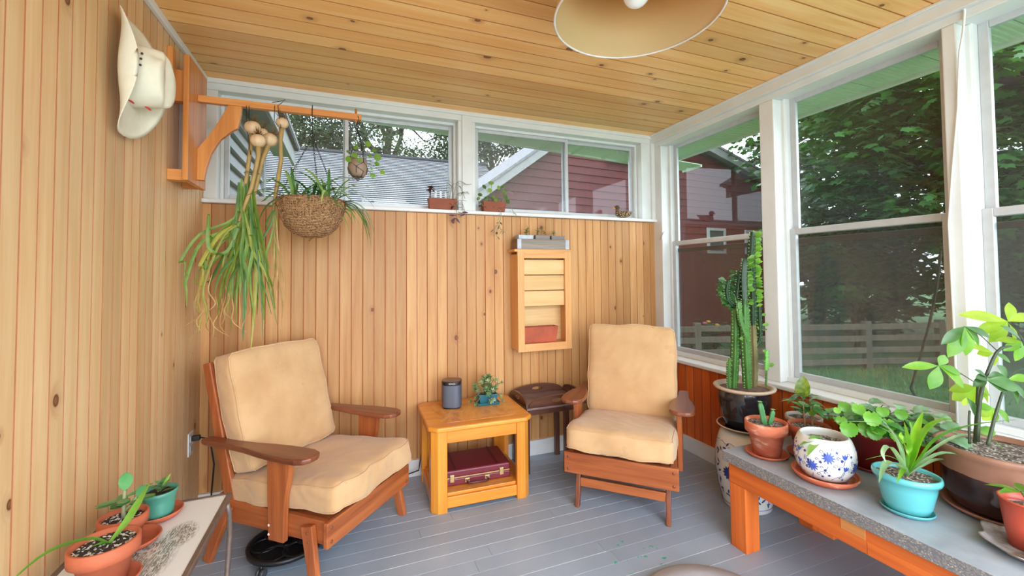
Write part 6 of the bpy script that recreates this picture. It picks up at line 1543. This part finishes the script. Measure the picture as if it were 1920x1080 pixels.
# ------------------------------------------------------------------ teal pot on the end table
TEAL = plain('teal_plastic', lin(40, 104, 120), 0.3, 0.06, 5)
c = V(0.828, 2.600, 0.4635)
t = thing('potted_ghost_succulent', 'small teal trough of pale variegated trailing succulents on the end table', 'potted plant', c, -.05)
local('tray', trough(-.075, .075, -.045, .045, 0, .016, .006, .004), TEAL, t, 0.003); local('pot', trough(-.062, .062, -.036, .036, .006, .066, .012, .004), TEAL, t, 0.003)
local('soil', MB().box(-.056, .056, -.03, .03, .05, .058), SOIL, t)
GH = [leafmat('ghost_leaf', lin(130, 166, 126), lin(196, 210, 178), 0.35, 0.2), leafmat('ghost_leaf_green', lin(92, 144, 92), lin(150, 186, 130), 0.35, 0.2)]
r = random.Random(31)
for k in range(60):
    a = r.uniform(0, 2 * PI); out = r.uniform(.01, .09) if k > 6 else r.uniform(0, .03); hz = .07 + r.uniform(.0, .075) + (.07 if k <= 6 else .04 * (1 - out / .09)) ; 
    if k > 48: hz = r.uniform(.018, .05); out = r.uniform(.08, .115)
    e = V(math.cos(a) * out * 1.05, math.sin(a) * out * .8, hz); s_ = V(math.cos(a) * .02, math.sin(a) * .015, .056)
    st = local('stem', MB().tube([s_, s_.lerp(e, .5) + V(0, 0, .02), e], .0016, 5), PST, t)
    ax = (e - s_).normalized() if (e - s_).length > .01 else V(0, 0, 1); m = MB()
    for j in range(11):
        aa = j * 2.4; o_ = ax.orthogonal().normalized(); w_ = ax.cross(o_); d = (o_ * math.cos(aa) + w_ * math.sin(aa)) + ax * (.2 + j * .09); m.leaf(e - ax * .012 + ax * j * .0012, d, ax, .022, .009, 3, .0, .2)
    local('rosette', m, GH[k % 3 == 0], st)
for k in range(5): a = r.uniform(.8, 2.3); local('twig', MB().tube([(0, 0, .12), (math.cos(a) * .02, 0, .155), (math.cos(a) * .05 + .005 * k, .0, .165 + r.uniform(-.01, .01))], .0011, 4), ROOT, t)

# ------------------------------------------------------------------ things on the high back sill
SZ = 1.7148
BRT = plain('brown_clay_trough', lin(142, 74, 48), 0.7, 0.15, 14, 0.1)
AEO = leafmat('dark_rosette_leaf', lin(70, 36, 44), lin(112, 66, 66), 0.3, 0.1); TRD = leafmat('purple_leaf', lin(78, 44, 72), lin(110, 70, 96), 0.35, 0.15); GRY = leafmat('grey_stem_leaf', lin(120, 128, 104), lin(164, 166, 142), 0.5, 0.15)
c = V(0.59, 2.795, SZ)
t = thing('sill_trough', 'brown clay trough on the back sill with dark rosette, tags and purple trailers', 'potted plant', c)
local('trough', trough(-.098, .092, -.028, .038, 0, .072, .008, .006), BRT, t, 0.003); local('soil', MB().box(-.086, .08, -.02, .03, .05, .06), SOIL, t)
TAGW = plain('white_plant_tag', lin(226, 228, 230), 0.5)
for k in range(4): local('plant_tag', MB().box(-.052 + k * .034, -.038 + k * .034, .012, .0135, .04, .128 - .004 * (k % 2)), TAGW, t)
local('stem', MB().tube([(-.082, 0, .05), (-.084, 0, .09), (-.080, 0, .128)], [.005, .004, .004], 7), plain('aeonium_stem', lin(70, 52, 46), .7), t)
ro = local('rosette', MB().ball((-.080, 0, .136), (.008, .008, .006), 8, 5), AEO, t)
for k in range(22):
    a = k * 2.4; el = 0.9 - k * .075; local('rosette_leaf', MB().leaf((-.080, 0, .138), (math.cos(a), math.sin(a), el), (0, 0, 1), .030 + .0008 * k, .015, 4, .2, .2), AEO, ro)
r = random.Random(9)
def vine(t, P, mats, n, L, W, sr=.0018, sm=None):
    Q = [p - V(*root_of(t).location) for p in interp(P, 14)]; s_ = local('vine', MB().tube(Q, sr, 5), sm or GRY, t)
    for k in range(n):
        q = Q[2 + int(k / n * 12.5)]; a = r.uniform(0, 2 * PI); local('vine_leaf', MB().leaf(q, (math.cos(a), math.sin(a) * .6 - .3, r.uniform(-.5, .3)), (0, 0, 1), L * 1.3 * r.uniform(.7, 1.2), W * 1.35, 4, .3, .2), r.choice(mats), s_)
y_ = 2.775
for px in ([(842, 388), (845, 360), (850, 345), (862, 350), (872, 372)], [(845, 390), (838, 365), (839, 345), (843, 339)], [(846, 388), (858, 365), (872, 360), (880, 364)], [(848, 390), (852, 360), (860, 340), (876, 346), (884, 345)], [(850, 390), (862, 375), (868, 385), (872, 398)]): vine(t, [at(x, y, y=y_) for x, y in px], [GRY, TRD], 6, .028, .009)
vine(t, [at(848, 388, y=2.775), at(854, 384, y=2.765), at(856, 398, y=2.755), at(855, 409, y=2.755)], [TRD], 5, .04, .013)
for a_, px, py in ((-2.7, 855, 409), (-.9, 855, 409), (.4, 862, 405), (3.1, 852, 404), (.0, 866, 398)):
    q = at(px, py, y=2.752) - c; local('leaf', MB().leaf(q, (math.cos(a_), -.15, math.sin(a_)), (0, -1, .2), .042, .014, 5, .1, .25), TRD, t)
c = V(0.945, 2.795, SZ)
t = thing('sill_peperomia', 'square clay pot of round green leaves with a purple trailing stem on the back sill', 'potted plant', c)
local('pot', trough(-.083, .085, -.03, .045, 0, .070, .008, .006), BRT, t, 0.003); local('soil', MB().box(-.07, .07, -.02, .035, .05, .06), SOIL, t)
PEP = [leafmat('peperomia_leaf', lin(104, 142, 62), lin(146, 176, 96), 0.3, 0.35), leafmat('peperomia_leaf_dark', lin(62, 96, 50), lin(96, 132, 72), 0.3, 0.2)]
for px, py, rad in [(921, 343, .019), (918, 357, .017), (908, 350, .017), (900, 365, .016), (935, 352, .015), (945, 360, .016), (948, 370, .017), (952, 378, .017), (939, 381, .016), (912, 372, .015), (925, 369, .016), (930, 375, .014), (905, 382, .014), (918, 382, .014), (897, 372, .012), (943, 350, .012)]:
    p = at(px, py, y=2.785 + r.uniform(-.03, .02)) - c; nr = V(r.uniform(-.5, .5), -1, r.uniform(0, .7)).normalized(); u = nr.orthogonal().normalized(); w_ = nr.cross(u); n = 12
    l_ = local('leaf', MB().add([p + nr * .002] + [p + (u * math.cos(2 * PI * i / n) + w_ * math.sin(2 * PI * i / n)) * rad for i in range(n)], [(0, i + 1, (i + 1) % n + 1) for i in range(n)], 0, True), PEP[r.random() < .35], t)
    local('petiole', MB().tube([(r.uniform(-.03, .03), 0, .06), (p.x * .6, p.y * .5, (p.z + .06) / 2 + .01), tuple(p)], .0013, 4), PST, l_)
vine(t, [at(945, 388, y=2.775), at(955, 386, y=2.76), at(962, 396, y=2.755), at(964, 402, y=2.755)], [TRD], 4, .02, .007); vine(t, [at(940, 385, y=2.775), at(950, 360, y=2.77), at(962, 362, y=2.77)], [GRY], 4, .02, .006); vine(t, [at(908, 388, y=2.775), at(898, 378, y=2.76), at(893, 372, y=2.76)], [TRD], 3, .02, .008)
vine(t, [at(925, 388, y=2.77), at(938, 395, y=2.755), at(938, 412, y=2.75), at(928, 428, y=2.75), at(922, 440, y=2.75)], [TRD, GRY], 8, .03, .009); vine(t, [at(938, 412, y=2.75), at(936, 425, y=2.75), at(930, 438, y=2.75), at(934, 446, y=2.75)], [TRD, GRY], 6, .03, .009); vine(t, [at(934, 425, y=2.75), at(940, 430, y=2.75), at(948, 436, y=2.75)], [GRY], 5, .024, .006)
# duck
def speck():
    t = NT('speckled_feathers'); v = t.coord(); vo = t.n('TexVoronoi'); vo.inputs['Scale'].default_value = 110; t.l(v, vo.inputs['Vector'])
    t.set(Base_Color=t.ramp(vo.outputs['Distance'], [(0.25, lin(206, 178, 130)), (0.42, lin(150, 112, 70)), (0.5, lin(52, 36, 26))]), Roughness=0.7); return t.m
c = V(2.025, 2.795, SZ)
t = thing('duck_decoy', 'small speckled brown duck figurine with orange bill on the back sill', 'figurine', c)
def body(p):
    x = p.x; return V(x, p.y * (1 - .35 * max(0, x) ** 2), p.z * (1 - .35 * max(0, x)) + .35 * max(0, x) ** 2)
local('body', MB().ball((0.0, 0, .030), (.080, .034, .030), 22, 14, fn=body), speck(), t)
local('back', MB().ball((0.028, 0, .046), (.060, .022, .012), 18, 10, fn=lambda p: V(p.x, p.y, p.z + .4 * max(0, p.x) ** 2)), plain('grey_wing', lin(150, 140, 132), .6, .25, 40), t)
local('tail', MB().beam((.06, 0, .045), (.112, 0, .056), .03, .010, (0, 1, 0), .008, .003), plain('pale_tail', lin(190, 178, 160), .6, .2, 40), t, .002)
local('neck', MB().tube([(-.052, 0, .038), (-.058, 0, .058), (-.056, 0, .072)], [.020, .015, .016], 14), plain('brown_neck', lin(104, 78, 52), .7, .3, 60), t)
hd_ = local('head', MB().ball((-.060, 0, .081), (.022, .017, .017), 18, 12), plain('dark_brown_head', lin(84, 58, 40), .6, .3, 60), t)
local('bill', MB().ball((-.091, 0, .073), (.018, .009, .005), 12, 8), plain('orange_bill', lin(212, 150, 62), .4), hd_)
for s_ in (-1, 1): local('eye', MB().ball((-.070, s_ * .0145, .086), .0028, 8, 6), BLK, hd_)
# sprout pots in the crate
SPR = leafmat('sprout_leaf', lin(96, 132, 56), lin(140, 166, 84), 0.4, 0.3)
for k, (x0, x1, mt, lb) in enumerate([(1.092, 1.205, GALV, 'whitish tin pot of sprouts at the near left end inside the crate'), (1.218, 1.330, plain('grey_peat_pot', lin(142, 134, 128), .8, .12, 20), 'middle grey pot of the tallest sprouts inside the crate'), (1.342, 1.448, plain('grey_peat_pot_b', lin(134, 128, 124), .8, .12, 20), 'grey pot of sparse sprouts inside the crate, toward the windows')]):
    c = V((x0 + x1) / 2, 2.735, 1.4635); t = thing('sprout_pot', lb, 'potted plant', c, 0, 'sprout pots in the crate'); hw = (x1 - x0) / 2
    local('pot', trough(-hw, hw, -.04, .04, 0, .088, .006, .004), mt, t, .002); local('soil', MB().box(-hw + .008, hw - .008, -.034, .034, .065, .08), SOIL, t)
    for j in range((5, 6, 3)[k]):
        bx = r.uniform(-hw + .02, hw - .02); h = r.uniform(.03, .075) * (1.15, 1.15, .7)[k]; s_ = local('stem', MB().tube([(bx, 0, .078), (bx + r.uniform(-.006, .006), -.004, .078 + h)], .0014, 4), PST, t)
        for q in range(5): a = r.uniform(0, 2 * PI); local('leaf', MB().leaf((bx, -.003, .078 + h * (.5 + q * .12)), (math.cos(a), math.sin(a), .5), (0, 0, 1), .024, .010, 3), SPR, s_)
